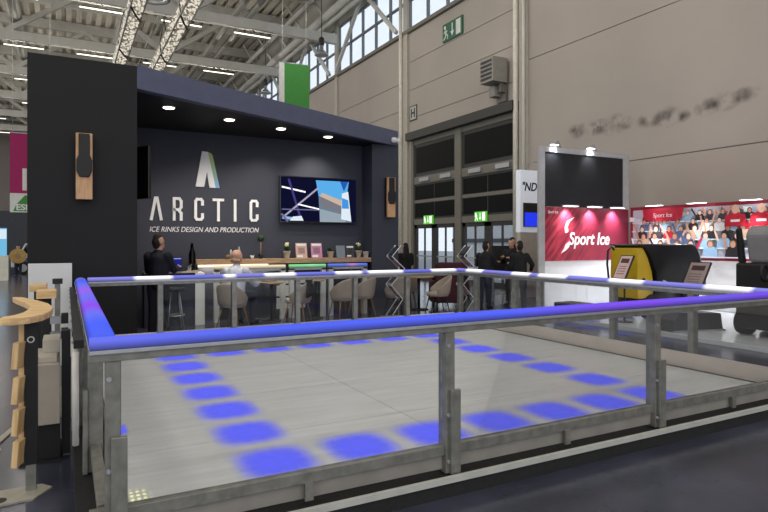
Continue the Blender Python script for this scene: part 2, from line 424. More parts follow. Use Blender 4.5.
exit_sign((XW - .12, 21.0, 2.55), .52, 'glowing green exit sign over the glass doors beside the dark booth', True)
exit_sign((XW - .12, 17.45, 2.55), .52, 'glowing green exit sign over the doors behind the standing group', True)
hs = thing('hydrant_sign', 'small square sign with letter H on the beige wall', 'sign', (XW, 22.45, 7.3))
MB().box(-.03, 0, -.3, .3, -.33, .33).build('sign_plate', mat('sign_dark', (70, 72, 70), .6), hs)
MB().box(-.035, -.03, -.25, .25, -.28, .28).build('sign_face', mat('sign_pale', (190, 190, 182), .6), hs)
MB().box(-.042, -.035, .08, .16, -.2, .2).box(-.042, -.035, -.16, -.08, -.2, .2).box(-.042, -.035, -.08, .08, -.04, .04).build('letter', M_BLACK, hs)
# unit heater
h = thing('unit_heater', 'grey box heater with louvred grille mounted above the gate', 'heater', (XW - .01, 16.35, 7.1))
M_HEAT = mat('heater_grey', (150, 146, 138), .5)
MB().box(-.75, -.1, -.35, .35, 0, .85).build('casing', M_HEAT, h, .02)
for k in range(5): MB().box(-.775, -.75, -.29, .29, .1 + .145*k, .17 + .145*k).build('louvre', M_DARKST, h)
MB().box(-.3, 0, -.22, -.1, -.3, 0).box(-.1, 0, -.25, .25, -.6, .8).build('bracket', M_GATE, h)
MB().box(-.4, -.1, .0, .3, -.42, -.06).build('control_box', M_HEAT, h, .01)
# pendant lamps by the windows
for (x, yy, zt, lb) in ((12.3, 30.2, 12.7, 'bell-shaped hanging lamp before the clerestory window, nearer the column'), (12.3, 40.5, 12.9, 'bell-shaped hanging lamp just left behind the green banner')):
    p = thing('pendant_lamp', lb, 'lamp', (x, yy, zt - .9)); p.scale = (.62,) * 3
    MB().lathe((0, 0, 0), [(.62, 0), (.6, .12), (.4, .3), (.2, .5), (.17, .9), (.1, 1.0)], 18).build('shade', M_ALU, p)
    MB().lathe((0, 0, 0), [(.22, .9), (.26, 1.1), (.24, 1.5), (.1, 1.62)], 14).build('gear_housing', M_DARKST, p)
    MB().tube([(0, 0, 1.6), (0, 0, 9.2 - (zt - 12.7) * 1.6)], .03, 6).build('cable', M_DARKST, p)

# hanging banners
b = thing('hanging_banner', 'tall green hanging banner with white edge strip', 'banner', (8.19, 25, 5.2))
MB().box(.24, 1.4, -.02, .02, 0, 4.27).build('green_cloth', mat('banner_green', (66, 140, 62), .8, vary=.05), b)
MB().box(0, .24, -.02, .02, 0, 4.27).build('white_strip', mat('banner_white', (215, 216, 212), .8), b)
MB().tube([(-.02, 0, 4.29), (1.42, 0, 4.29)], .03, 8).build('top_bar', M_ALU, b)
for x in (.15, 1.25): MB().tube([(x, 0, 4.3), (x, 0, 7.6)], .01, 5).build('wire', M_STEEL, b)
b = thing('hanging_banner', 'magenta hanging banner with green and white foot by the dark booth', 'banner', (-2.12, 30, 2.9))
M_MAG = mat('banner_magenta', (158, 30, 92), .8, vary=.05)
MB().box(0, 1.6, -.02, .02, .82, 3.4).build('magenta_cloth', M_MAG, b)
MB().box(0, 1.6, -.02, .02, .0, .82).build('foot_panel', mat('banner_white', (215, 216, 212), .8), b)
MB().prism([(.12, .05), (1.2, .05), (1.2, .7), (.55, .74), (.25, .35)], -.03, -.02, 'xz').build('green_patch', mat('banner_green', (66, 140, 62), .8), b)
text_mesh('lettering', 'ESB', .36, M_WHITE, b, (.22, -.035, .1), FR, 0, .003, bold=.01)
MB().box(.46, .62, -.025, -.02, .95, 1.9).build('white_strip', mat('banner_white', (215, 216, 212), .8), b)
MB().tube([(0, 0, 3.42), (1.6, 0, 3.42)], .03, 8).build('top_bar', M_ALU, b)
for x in (.1, 1.5): MB().tube([(x, 0, 3.42), (x, 0, 9.8)], .01, 5).build('wire', M_STEEL, b)
# string-lit lattice trusses flown above the stand
M_LAT = mat('lattice_aluminium', (205, 200, 186), .4, .2)
M_BULB = glow('pixel_bulb', (255, 244, 226), .8)
def lattice(x, z, y0, y1, label, s=.17):
    o = thing('lattice_truss', label, 'truss', (x, y0, z))
    L = y1 - y0
    for (a, c) in ((-s, -s), (s, -s), (-s, s), (s, s)):
        MB().tube([(a, 0, c), (a, L, c)], .03, 6).build('chord', M_LAT, o)
    wb = MB(); bl = MB(); n = int(L / .3); rnd = random.Random(int(x * 100))
    for k in range(n):
        y, y2 = k * L / n, (k + 1) * L / n
        for (p, q) in (((-s, -s), (s, -s)), ((s, -s), (s, s)), ((s, s), (-s, s)), ((-s, s), (-s, -s))):
            a_, b_ = (p, q) if k % 2 else (q, p)
            wb.tube([(a_[0], y, a_[1]), (b_[0], y2, b_[1])], .016, 5)
            for j in range(5):
                t = rnd.random(); yy = rnd.uniform(y, y2)
                cx_, cz_ = p[0] + (q[0]-p[0]) * t, p[1] + (q[1]-p[1]) * t
                bl.box(cx_ - .022, cx_ + .022, yy - .03, yy + .03, cz_ - .022, cz_ + .022)
    w_ = wb.build('lattice_web', M_LAT, o); w_['kind'] = 'stuff'
    b_ = bl.build('light_string', M_BULB, o); b_['kind'] = 'stuff'
    for yy in (L * .28, L * .5):
        MB().tube([(-s, yy - .5, -s - .03), (0, yy, -s - .06), (s, yy + .5, -s - .03)], .03, 6).tube([(-s, yy - .5, -s), (-s-.02, yy - .45, s), (0, yy, 1.2)], .02, 5).tube([(s, yy + .5, -s), (s+.02, yy + .45, s), (0, yy, 1.2)], .02, 5).build('sling', M_BLACK, o)
    return o
lattice(1.67, 8.0, 12.5, 30.0, 'lattice beam strung with warm bulbs, beside the round ring')
lattice(2.93, 8.0, 12.5, 30.0, 'lattice beam strung with warm bulbs, farther from the round ring')
rg = thing('hanging_ring', 'pale round ring hanging behind the lattice beams', 'ring', (2.45, 20.0, 9.35))
mb = MB(); mb.tube([(.45 * math.cos(k * PI / 12), .45 * math.sin(k * PI / 12), 0) for k in range(25)], .07, 8, cap=False); mb.build('ring', M_ALU, rg)
MB().tube([(.45, 0, 0), (0, 0, 3), (-.45, 0, 0)], .012, 5).build('wire', M_STEEL, rg)

# ------------------------------------------------------------------ dark exhibition stand with logo wall
st = thing('exhibition_stand', 'large charcoal exhibition stand with oblique canopy and logo wall', 'exhibition stand', (0, 9.5, 0))
def Y_(y): return y - 9.5
MB().box(-.47, .93, 0, .5, 0, 4.23).build('front_tower', M_CHAR, st)
MB().box(-.47, -.3, .5, 3.45, 0, 4.23).build('side_wall', M_CHAR, st)
MB().box(-.3, 6.97, 3.33, 3.45, 0, 4.23).build('logo_wall', M_SLATE, st)
MB().box(6.27, 6.97, 2.8, 3.33, 0, 3.9).build('end_pillar', M_SLATE, st)
n_ = Vector((-.4215, .907)).normalized() * .12
MB().prism([(.93, 0), (6.97, 2.8), (6.97 + n_.x, 2.8 + n_.y), (.93, .2)], 3.9, 4.25, 'xy').build('canopy_fascia', mat('fascia_blue_grey', (86, 92, 116), .5), st)
MB().prism([(.93, .05), (6.9, 2.84), (6.97, 3.33), (-.3, 3.33), (-.3, .5), (.93, .5)], 3.92, 3.98, 'xy').build('canopy_soffit', mat('soffit_black', (13, 13, 18), .6), st)
for (x, y) in ((1.54, 10.63), (2.69, 11.15), (3.82, 11.54), (5.02, 11.95)):
    dl = thing('downlight', 'round canopy downlight, ' + {1.54: 'first from the front tower', 2.69: 'second from the front tower', 3.82: 'third from the front tower', 5.02: 'nearest the end pillar'}[x], 'downlight', (x, y, 3.9), 0, 'downlights in the canopy')
    MB().lathe((0, 0, 0), [(.11, .0), (.115, .02), (.11, .03)], 20).build('trim_ring', M_ALU, dl)
    MB().lathe((0, 0, -.006), [(.09, 0), (.09, .006)], 20).build('lens', glow('downlight_lens', (255, 244, 220), 9.0), dl)
    lamp('spot', 'SPOT', 150, (1, .92, .78), dl, (0, 0, -.02), (math.radians(28), 0, 0), .06, angle=math.radians(95), blend=.9)

# company logo: emblem, letters, tagline
lg = thing('wall_logo', 'white company name with A-shaped emblem and tagline on the dark wall', 'logo', (1.49, 12.83, 1.8))
M_LET = mat('logo_white', (245, 245, 247), .5, vary=.02)
def stripe_mat():
    m = bpy.data.materials.new('emblem_gradient'); m.use_nodes = True; nt = m.node_tree
    tc = nt.nodes.new('ShaderNodeTexCoord'); sp = nt.nodes.new('ShaderNodeSeparateXYZ'); r = nt.nodes.new('ShaderNodeValToRGB')
    nt.links.new(tc.outputs['Generated'], sp.inputs[0]); nt.links.new(sp.outputs[2], r.inputs[0]); nt.links.new(r.outputs[0], nt.nodes['Principled BSDF'].inputs['Base Color'])
    e = r.color_ramp.elements; e[0].color = lin((130, 175, 225)); e[1].color = lin((190, 200, 120)); q = e.new(.5); q.color = lin((150, 190, 150)); return m
X0, Z0 = 1.49, 1.8
def lp(p): return [(a - X0, b - Z0) for a, b in p]
MB().prism(lp([(2.39, 2.78), (2.52, 3.53), (2.64, 3.52), (2.80, 2.77), (2.675, 2.77), (2.62, 3.11), (2.565, 2.78)]), -.03, 0).build('emblem', M_LET, lg)
MB().prism(lp([(2.64, 3.52), (2.71, 3.49), (2.74, 3.44), (2.885, 2.77), (2.80, 2.77)]), -.03, 0).build('emblem_stripe', stripe_mat(), lg)
def letter(strokes, x0, wdt):
    mb = MB(); T = .055; kk_ = 0
    for pl in strokes:
        for (a, b) in zip(pl[:-1], pl[1:]):
            kk_ += 1; yo = -.015 - .0015 * (kk_ % 5)
            a = (x0 - X0 + a[0] * wdt, 2.08 - Z0 + a[1] * .45); b = (x0 - X0 + b[0] * wdt, 2.08 - Z0 + b[1] * .45)
            dx, dz = b[0]-a[0], b[1]-a[1]; L = math.hypot(dx, dz); e = (dx/L*T*.35, dz/L*T*.35)
            mb.beam((a[0]-e[0], yo, a[1]-e[1]), (b[0]+e[0], yo, b[1]+e[1]), .03, T, (dz, 0, -dx))
    return mb.build('letter', M_LET, lg)
Cs = [[(1, .72), (1, .88), (.8, .97), (.2, .97), (0, .88), (0, .12), (.2, .03), (.8, .03), (1, .12), (1, .28)]]
letter([[(0, 0), (.42, .97), (.58, .97), (1, 0)]], 1.52, .19)
letter([[(0, 0), (0, .97), (.75, .97), (1, .85), (1, .58), (.75, .46), (0, .46)], [(.6, .46), (1, .3), (1, 0)]], 1.96, .14)
letter(Cs, 2.39, .14)
letter([[(0, .97), (1, .97)], [(.5, .95), (.5, 0)]], 2.76, .2)
letter([[(.5, 0), (.5, .98)]], 3.19, .05)
letter(Cs, 3.56, .14)
text_mesh('tagline', 'ICE RINKS DESIGN AND PRODUCTION', .15, M_LET, lg, (0, -.008, .03), FR, .22, .006, 2.25)

# flat print helper: coloured polygons stacked a hair apart, on one flat sheet
def printed(name, parent, items, plane, base, step=.0012, sgn=-1):
    mats, idx, mb = [], {}, MB()
    for k, (poly, m) in enumerate(items):
        if m.name not in idx: idx[m.name] = len(mats); mats.append(m)
        t = base + sgn * step * (k + 1)
        P = (lambda p: (p[0], t, p[1])) if plane == 'xz' else (lambda p: (t, p[0], p[1]))
        f = mb.bm.faces.new([mb.bm.verts.new(P(p)) for p in poly]); f.material_index = idx[m.name]
    return mb.build(name, mats, parent)
def quad(a, b, wd):
    dx, dy = b[0]-a[0], b[1]-a[1]; L = math.hypot(dx, dy); nx, ny = -dy/L*wd/2, dx/L*wd/2
    return [(a[0]+nx, a[1]+ny), (b[0]+nx, b[1]+ny), (b[0]-nx, b[1]-ny), (a[0]-nx, a[1]-ny)]
def circ(c, r, n=10, ry=None): return [(c[0] + r*math.cos(2*PI*k/n), c[1] + (ry or r)*math.sin(2*PI*k/n)) for k in range(n)]
# wall television
tv = thing('television', 'wide wall television with dark and bright blue picture', 'television', (4.18, 12.83, 2.05))
MB().box(0, 1.88, -.13, -.03, 0, 1.05).build('housing', M_GLOSSBLK, tv, .008)
MB().box(.6, 1.3, -.03, 0, .3, .8).build('wall_mount', M_BLACK, tv)
def S(n, c, e=1.0): return glow('screen_' + n, c, e)
items = [([(.02, .03), (1.86, .03), (1.86, 1.03), (.02, 1.03)], S('navy', (14, 16, 44))),
 ([(.95, .03), (1.75, .03), (1.62, .98), (.9, .98)], S('steel', (120, 140, 160), .8)),
 ([(.92, .62), (1.6, .5), (1.68, .98), (.85, .98)], S('sky', (90, 175, 235))),
 ([(.95, .62), (1.5, .4), (1.55, .52), (1.0, .7)], S('tan', (205, 180, 160))),
 ([(.97, .4), (1.5, .25), (1.5, .38), (.97, .6)], S('grey', (120, 120, 128))),
 ([(.95, .03), (1.6, .03), (1.55, .2), (.95, .33)], S('pale', (150, 165, 175))),
 ([(1.48, .1), (1.74, .05), (1.66, .75), (1.5, .7)], S('white', (225, 235, 245))),
 ([(1.5, .35), (1.68, .35), (1.66, .55), (1.5, .6)], S('blue', (70, 150, 225))),
 ([(1.55, .75), (1.66, .98), (1.45, .98)], S('deep', (40, 90, 180))),
 (quad((.04, .8), (.6, .7), .035), S('hot', (245, 245, 250), 1.4)), (quad((.2, .98), (.5, .05), .05), S('purple', (70, 60, 130))),
 (quad((.1, .15), (.9, .8), .04), S('lilac', (170, 165, 190))), (quad((.04, .3), (.93, .3), .025), S('violet', (110, 110, 150))),
 (quad((.42, .42), (.93, .32), .03), S('hot', (245, 245, 250), 1.4)), (quad((.05, .12), (.45, .08), .06), S('ice', (150, 190, 230))),
 ([(.22, .05), (.55, .05), (.5, .16), (.3, .14)], S('white', (225, 235, 245))), (quad((.03, .2), (.18, .03), .05), S('violet', (110, 110, 150)))]
printed('picture', tv, items, 'xz', -.13)
# black side screen on the inner left
sd = thing('side_screen', 'black flat screen hung edge-on at the inner side of the tower', 'screen', (1.26, 11.9, 2.42), math.radians(-62))
MB().box(-.22, .22, -.03, .03, 0, .98).build('housing', M_GLOSSBLK, sd, .005)
MB().tube([(0, .03, .5), (-.35, .25, .5)], .03, 8).build('arm', M_BLACK, sd)
# wall displays of pale wood with black insert
for (x, y, z, lb) in ((.225, 9.5, 2.22, 'pale wood wall plaque with black moulded insert on the front tower'), (6.7, 12.3, 2.2, 'pale wood wall plaque with black moulded insert on the end pillar')):
    o = thing('wall_plaque', lb, 'wall plaque', (x, y, z))
    MB().box(-.105, .105, -.16, -.1, 0, .93).build('wood_board', M_OAKZ, o, .006)
    MB().box(-.1, .1, -.1, 0, .02, .91).build('backing', M_BLACK, o)
    MB().prism([(-.07, .92), (.07, .92), (.07, .62), (.1, .55), (.1, .4), (.06, .31), (-.06, .31), (-.1, .4), (-.1, .55), (-.07, .62)], -.2, -.16).build('insert', M_BLACK, o, .012)
# security cameras at the canopy end
o = thing('security_camera', 'pair of small white dome cameras at the canopy end', 'camera', (6.76, 12.13, 4.0)); o.scale = (.7,) * 3
MB().ell((0, 0, 0), (.1, .1, .1)).build('dome', M_WHITE, o); MB().ell((.2, .05, 0), (.09, .09, .09)).build('dome', M_WHITE, o)
MB().box(-.05, .3, .03, .1, .03, .1).build('bracket', M_ALU, o)
# ------------------------------------------------------------------ the rink
RX0, RX1, RY0, RY1 = .17, 6.23, 3.24, 8.72
rk = thing('rink_platform', 'low rink platform of pale ice panels with blue light panels inside', 'ice rink', (0, 3.13, 0))
oy = 3.13
M_CARPET = mat('black_platform_edge', (36, 36, 37), .85, vary=.2, scale=30)
MB().box(.05, 6.4, 0, 8.85 - oy, 0, .11).build('platform_base', M_CARPET, rk)
MB().box(.05, 6.4, -.02, .012, .095, .13).box(6.388, 6.42, -.02, 8.85 - oy, .095, .13).build('edge_trim', mat('pale_edge_trim', (205, 205, 198), .45, .2), rk)
def ice_material():
    m = bpy.data.materials.new('ice_sheet'); m.use_nodes = True; nt = m.node_tree; p = nt.nodes['Principled BSDF']
    tc = nt.nodes.new('ShaderNodeTexCoord'); mp = nt.nodes.new('ShaderNodeMapping'); mp.inputs['Scale'].default_value = (.5, 5, 1)
    n1 = nt.nodes.new('ShaderNodeTexNoise'); n1.inputs['Scale'].default_value = 2.2; n1.inputs['Detail'].default_value = 9; n1.inputs['Roughness'].default_value = .7
    nt.links.new(tc.outputs['Object'], mp.inputs[0]); nt.links.new(mp.outputs[0], n1.inputs['Vector'])
    r = nt.nodes.new('ShaderNodeValToRGB'); r.color_ramp.elements[0].position = .3; r.color_ramp.elements[1].position = .7
    r.color_ramp.elements[0].color = lin((206, 205, 204)); r.color_ramp.elements[1].color = lin((234, 233, 232))
    nt.links.new(n1.outputs['Fac'], r.inputs[0]); nt.links.new(r.outputs[0], p.inputs['Base Color'])
    p.inputs['Roughness'].default_value = .38; return m
M_ICE = ice_material()
xs = [.3, 2.46, 4.6, 6.12]; ys = [3.36, 4.3, 5.5, 6.7, 7.9, 8.6]
MB().box(.28, 6.14, 3.34 - oy, 8.62 - oy, .11, .17).build('ice_bed', mat('ice_joint', (130, 130, 128), .7), rk)
for a, b_ in zip(xs[:-1], xs[1:]):
    for c, d_ in zip(ys[:-1], ys[1:]):
        MB().box(a + .004, b_ - .004, c - oy + .004, d_ - oy - .004, .17, .2).build('ice_panel', M_ICE, rk)
def led_material(name, rgb, strength, dots):
    m = bpy.data.materials.new(name); m.use_nodes = True; nt = m.node_tree
    tc = nt.nodes.new('ShaderNodeTexCoord'); sp = nt.nodes.new('ShaderNodeSeparateXYZ'); nt.links.new(tc.outputs['Generated'], sp.inputs[0])
    def node(op, a, b=None):
        n = nt.nodes.new('ShaderNodeMath'); n.operation = op
        for i, q in enumerate((a, b)):
            if q is None: continue
            if isinstance(q, (int, float)): n.inputs[i].default_value = q
            else: nt.links.new(q, n.inputs[i])
        return n.outputs[0]
    def edge(s):
        t = node('ABSOLUTE', node('SUBTRACT', s, .5))
        mr = nt.nodes.new('ShaderNodeMapRange'); mr.interpolation_type = 'SMOOTHSTEP'; mr.inputs['From Min'].default_value = .5; mr.inputs['From Max'].default_value = .07
        nt.links.new(t, mr.inputs[0]); return mr.outputs[0]
    mask = node('MULTIPLY', edge(sp.outputs[0]), edge(sp.outputs[1]))
    dx = node('ABSOLUTE', node('SINE', node('MULTIPLY', sp.outputs[0], PI * 6))); dy = node('ABSOLUTE', node('SINE', node('MULTIPLY', sp.outputs[1], PI * 6)))
    dot = node('MULTIPLY', dx, dy)
    if dots: fac = node('MULTIPLY', mask, node('POWER', dot, 2.5))
    else: fac = node('MULTIPLY', mask, node('ADD', node('MULTIPLY', dot, .16), .8))
    e = nt.nodes.new('ShaderNodeEmission'); e.inputs[0].default_value = lin(rgb); e.inputs[1].default_value = strength
    t = nt.nodes.new('ShaderNodeBsdfTransparent'); mx = nt.nodes.new('ShaderNodeMixShader')
    nt.links.new(fac, mx.inputs[0]); nt.links.new(t.outputs[0], mx.inputs[1]); nt.links.new(e.outputs[0], mx.inputs[2])
    nt.links.new(mx.outputs[0], nt.nodes['Material Output'].inputs[0]); return m
M_LEDB = led_material('blue_light_panel', (104, 108, 255), 1.0, False)
M_DOTY = led_material('warm_dot_panel', (255, 250, 190), 1.0, True)
lp0 = MB().box(-.302, .302, -.332, .332, 0, .0015).build('light_panel', M_LEDB, rk)
gx = [1.2 + .605 * k for k in range(7)]; gy = [3.72 + .665 * k for k in range(7)]
spots = [(x, gy[0]) for x in gx] + [(x, gy[6]) for x in gx] + [(gx[0], y) for y in gy[1:6]] + [(gx[6], y) for y in gy[1:6]]
lp0.location = (spots[0][0], spots[0][1] - oy, .2005)
for (x, y) in spots[1:]: shared(lp0, rk, (x, y - oy, .2005))
MB().box(-.1, .1, -.16, .16, 0, .0015).build('light_panel', M_DOTY, rk, loc=(.34, 3.56 - oy, .2005))  # grid of warm glowing dots laid on the ice
q = shared(lp0, rk, (.36, 4.9 - oy, .2005), scale=(.2, .5, 1))

def led_rail_material(name, stops, strength=1.0):
    m = bpy.data.materials.new(name); m.use_nodes = True; nt = m.node_tree
    tc = nt.nodes.new('ShaderNodeTexCoord'); sp = nt.nodes.new('ShaderNodeSeparateXYZ'); nt.links.new(tc.outputs['Generated'], sp.inputs[0])
    r = nt.nodes.new('ShaderNodeValToRGB'); el = r.color_ramp.elements
    while len(el) > 1: el.remove(el[0])
    el[0].position = stops[0][0]; el[0].color = lin(stops[0][1])
    for (p, c) in stops[1:]: el.new(p).color = lin(c)
    nt.links.new(sp.outputs[0], r.inputs[0])
    e = nt.nodes.new('ShaderNodeEmission'); nt.links.new(r.outputs[0], e.inputs[0])
    # the diffuser glows a little less towards its lower edge
    mr = nt.nodes.new('ShaderNodeMapRange'); mr.inputs['From Min'].default_value = 0; mr.inputs['From Max'].default_value = .75
    mr.inputs['To Min'].default_value = .12 * strength; mr.inputs['To Max'].default_value = strength
    nt.links.new(sp.outputs[2], mr.inputs[0]); nt.links.new(mr.outputs[0], e.inputs[1])
    df = nt.nodes.new('ShaderNodeBsdfDiffuse'); df.inputs[0].default_value = (.05, .05, .07, 1); ad = nt.nodes.new('ShaderNodeAddShader')
    nt.links.new(e.outputs[0], ad.inputs[0]); nt.links.new(df.outputs[0], ad.inputs[1])
    nt.links.new(ad.outputs[0], nt.nodes['Material Output'].inputs[0]); return m
BL, PU, LI, WH, PE = (66, 92, 240), (116, 70, 236), (112, 112, 196), (250, 250, 255), (98, 108, 238)
def bands(L, base, whites, soft=.06):
    st = [(0, base[0])]
    for i, (a, b_) in enumerate(whites):
        c0 = base[i % len(base)]; c1 = base[(i + 1) % len(base)]
        st += [((a - soft) / L, c0), (a / L, WH), (b_ / L, WH), ((b_ + soft) / L, c1)]
    return st + [(1, base[len(whites) % len(base)])]
def barrier(name, label, org, rz, L, posts, stops, sleeves=True, kick=True, mid=None, outer=1):
    """local x runs along the barrier, outer side is -y"""
    o = thing(name, label, 'barrier', org, rz)
    hr = MB().box(-.005, L + .005, -.055, .055, 1.035, 1.075).build('handrail', M_GALV, o, .003)
    MB().box(0, L, -.072, .072, 1.075, 1.095).build('rail_channel', M_ALU, hr, .002)
    mb = MB(); n = 8
    pr = [(-.07 + 0, 1.095)] + [(-.068 * math.cos(PI * k / n), 1.1 + .052 * math.sin(PI * k / n)) for k in range(n + 1)] + [(.07, 1.095)]
    mb.prism(pr, 0, L, 'yz')
    for f in mb.bm.faces: f.smooth = len(f.verts) == 4
    mb.build('light_diffuser', led_rail_material('led_' + name + str(len(stops)) + str(round(org[0] + org[1], 1)), stops, 1.0 if sleeves else 1.45), hr)
    MB().box(0, L, -.03, .03, .235, .3).build('bottom_rail', M_GALV, o, .003)
    if kick: MB().box(0, L, .0, .03, .14, .235).build('kick_board', mat('taupe_kick_board', (148, 143, 136), .5, vary=.12, scale=5), o)
    if not sleeves: MB().box(.05, L - .05, .035, .05, .2, .37).build('inner_board', mat('cream_inner_board', (214, 202, 190), .5, vary=.05), o)
    for p in posts:
        q = MB().box(p - .035, p + .035, -.045, .045, .12, 1.035).build('post', M_GALV, o, .004)
        if sleeves:
            MB().box(p - .012, p + .062, -.075, -.045, .12, .665).build('sleeve', M_GALV, q, .004)
            for z in (.2, .5, .95): MB().tube([(p - .02, -.06, z), (p - .02, -.045, z)], .012, 8).build('bolt', M_ALU, q)
    for a, b_ in zip(posts[:-1], posts[1:]):
        MB().box(a + .036, b_ - .036, .004, .014, .3, 1.035).build('glass_pane', M_GLASS, o)
        if mid: MB().box((a + b_) / 2 + .0, (a + b_) / 2 + .05, -.045, -.03, .14, .24).build('stub', M_GALV, o)
    return o
Lf = RX1 - RX0 + .04
barrier('rink_barrier', 'front glass rink barrier with blue to purple glowing handrail', (RX0 - .07, RY0, 0), 0, Lf + .07, [.105, 2.1, 4.13, Lf + .035],
        [(0, PE), (.15, BL), (.42, (70, 90, 252)), (.56, PU), (.66, (122, 66, 240)), (.78, (104, 84, 232)), (.9, PU), (1, (110, 90, 230))], True, True, True)
Lb = RX1 - RX0 - .15
barrier('rink_barrier', 'rear glass rink barrier with banded white and blue handrail before the chairs', (RX0 + .08, RY1, 0), 0, Lb, [.9, 1.92, 2.9, 3.88, 4.86],
        bands(Lb, [LI, (92, 98, 196)], [(.6, 1.02), (1.8, 1.9), (2.4, 2.82), (3.55, 3.95), (4.13, 4.72), (5.35, 5.8)]), False)
Ls = RY1 - RY0
o = barrier('rink_barrier', 'left glass rink barrier with blue and violet glowing handrail', (RX0, RY1 + .07, 0), -PI/2, Ls, [.0 + .04, 1.1, 2.2, 3.3, 4.45],
        [(0, LI), (.1, BL), (.25, PE), (.4, (150, 90, 235)), (.55, PE), (.7, (140, 60, 235)), (.8, PE), (.9, (60, 90, 250)), (1, BL)], True)
MB().box(.0, Ls - .7, -.13, -.075, .98, 1.03).build('dark_flange', M_BLACK, o)
for k in range(9): MB().ell((.25 + k * .55, -.132, 1.005), (.014, .01, .014), 8, 5).build('bolt', M_ALU, o)
for k in range(3): MB().tube([(4.2 + k * .32, -.12, .42), (4.2 + k * .32, -.12, .97)], .018, 8).build('lock_rod', mat('pale_rod', (210, 206, 198), .5), o)
barrier('rink_barrier', 'right glass rink barrier with banded white and lilac handrail', (RX1, RY0 + .07, 0), PI/2, Ls, [.95, 2.05, 3.4, 3.95, 4.95, Ls - .05],
        bands(Ls, [LI], [(.3, .75), (1.6, 2.05), (2.85, 3.35), (3.6, 3.95), (4.75, 5.15)]), False)

# ------------------------------------------------------------------ barrier samples standing left of the rink
s1 = thing('barrier_sample', 'barrier sample with curved pine handrail, black post and pine plank stubs', 'display stand', (-.2, 4.5, 0), 0)
M_FOOT = mat('pale_base_steel', (176, 170, 156), .5, .3, vary=.15, scale=12)
MB().prism([(-.42, -.2), (.02, -.18), (.12, -.02), (.06, .06), (-.42, .06)], 0, .012, 'xy').build('base_plate', M_FOOT, s1)
MB().lathe((-.17, -.12, .012), [(.045, 0), (.045, .002)], 16).build('plate_hole', mat('shadow_brown', (60, 54, 48), .8), s1)
MB().box(-.03, .03, -.03, .03, .012, .2).build('foot_sleeve', M_GALV, s1, .003)
MB().box(-.038, .038, -.04, .04, .18, 1.11).build('post', M_BLACK, s1, .003)
mb = MB(); mb.tube([(.018*math.cos(k*PI/8), -.044, .99 + .018*math.sin(k*PI/8)) for k in range(17)], .004, 6, cap=False); mb.build('ring_mark', M_WHITE, s1)
out = [(-.16, -.22), (-.1, -.25), (.0, -.2), (.07, -.08), (.11, .12), (.12, .38), (.08, .7), (.0, 1.0), (-.12, 1.35), (-.2, 1.42), (-.16, 1.2), (-.08, .85), (-.03, .55), (-.03, .3), (-.05, .1), (-.09, -.04), (-.15, -.13)]
MB().prism(out, 1.11, 1.155, 'xy').build('handrail', M_PINE, s1, .006)
for k, z in enumerate((.2, .4, .6, .82)):
    mbp = MB(); mbp.box(-.018, .018, -.13, .02, 0, .165, Matrix.Translation((-.05, 0, z)) @ Matrix.Rotation(math.radians(-18), 4, 'Z') @ Matrix.Rotation(math.radians(5), 4, 'Y')); mbp.build('plank', M_PINEZ, s1, .003)
MB().box(-.07, -.03, -.01, .03, .3, 1.1).build('batten', M_PINEZ, s1)
s2 = thing('barrier_sample', 'barrier sample with black posts and short pine top blocks by white panel', 'display stand', (-.16, 6.5, 0))
MB().box(-.2, .16, -.25, 1.0, 0, .02).build('base_plate', M_FOOT, s2)
for (x, y) in ((0, -.1), (-.1, .85)):
    MB().box(x - .04, x + .04, y - .04, y + .04, .02, 1.1).build('post', M_BLACK, s2, .003)
    MB().box(x - .08, x + .08, y - .14, y + .14, 1.1, 1.17).build('top_block', M_PINE, s2, .004)
MB().box(.06, .11, .3, .36, .02, 1.2).build('steel_upright', M_GALV, s2); MB().box(.04, .13, .28, .38, 1.2, 1.25).build('cap', M_BLACK, s2)
for z in (.86, .72):
    MB().box(.03, .16, -.2, -.1, z, z + .06).build('bracket', M_ALU, s2); MB().box(.12, .18, -.22, -.1, z, z + .09).build('clamp', M_BLACK, s2)
s3 = thing('barrier_sample', 'low steel box sample with tilted beige panels beside the rink', 'display stand', (-.14, 5.0, 0))
M_TAUPE = mat('taupe_panel', (176, 166, 152), .6)
MB().box(-.08, .1, 0, .5, .28, .72).build('box_panel', M_TAUPE, s3, .004)
MB().box(-.13, .08, .1, .55, .72, .76).build('lid', mat('pale_lid', (192, 184, 170), .5), s3, .004)
MB().box(-.02, .1, .3, .6, .76, .86).build('upper_block', mat('pale_lid', (192, 184, 170), .5), s3, .004)
for k in range(2): MB().beam((-.1, .2 + .1*k, .3), (-.16, .2 + .1*k, .66), .02, .2, (0, 1, 0)).build('tilted_panel', M_TAUPE, s3)
MB().box(-.06, .1, .05, .45, .02, .28).build('frame', M_BLACK, s3); MB().box(-.16, .12, 0, .5, 0, .02).build('foot_plate', M_BLACK, s3)
MB().box(.11, .17, .1, .2, .02, .95).build('black_upright', M_BLACK, s3)
# white low panel before the tower
wp = tag(MB().box(-.43, .07, 8.88, 8.93, 0, 1.34).build('low_panel', M_WHITE, None, .004), 'low white panel standing in front of the charcoal tower', 'panel')
# cable track strips on the hall floor at the far left
for (pts, lb) in (((( -.62, 5.1), (-.3, 6.5)), 'thin pale strip lying on the floor behind the wood sample'), (((-1.1, 5.35), (-.45, 5.5)), 'short pale plate on the floor left of the wood sample')):
    (a, b_) = pts
    tag(MB().beam((a[0], a[1], .006), (b_[0], b_[1], .006), .05, .012).build('floor_strip', M_FOOT), lb, 'floor strip')
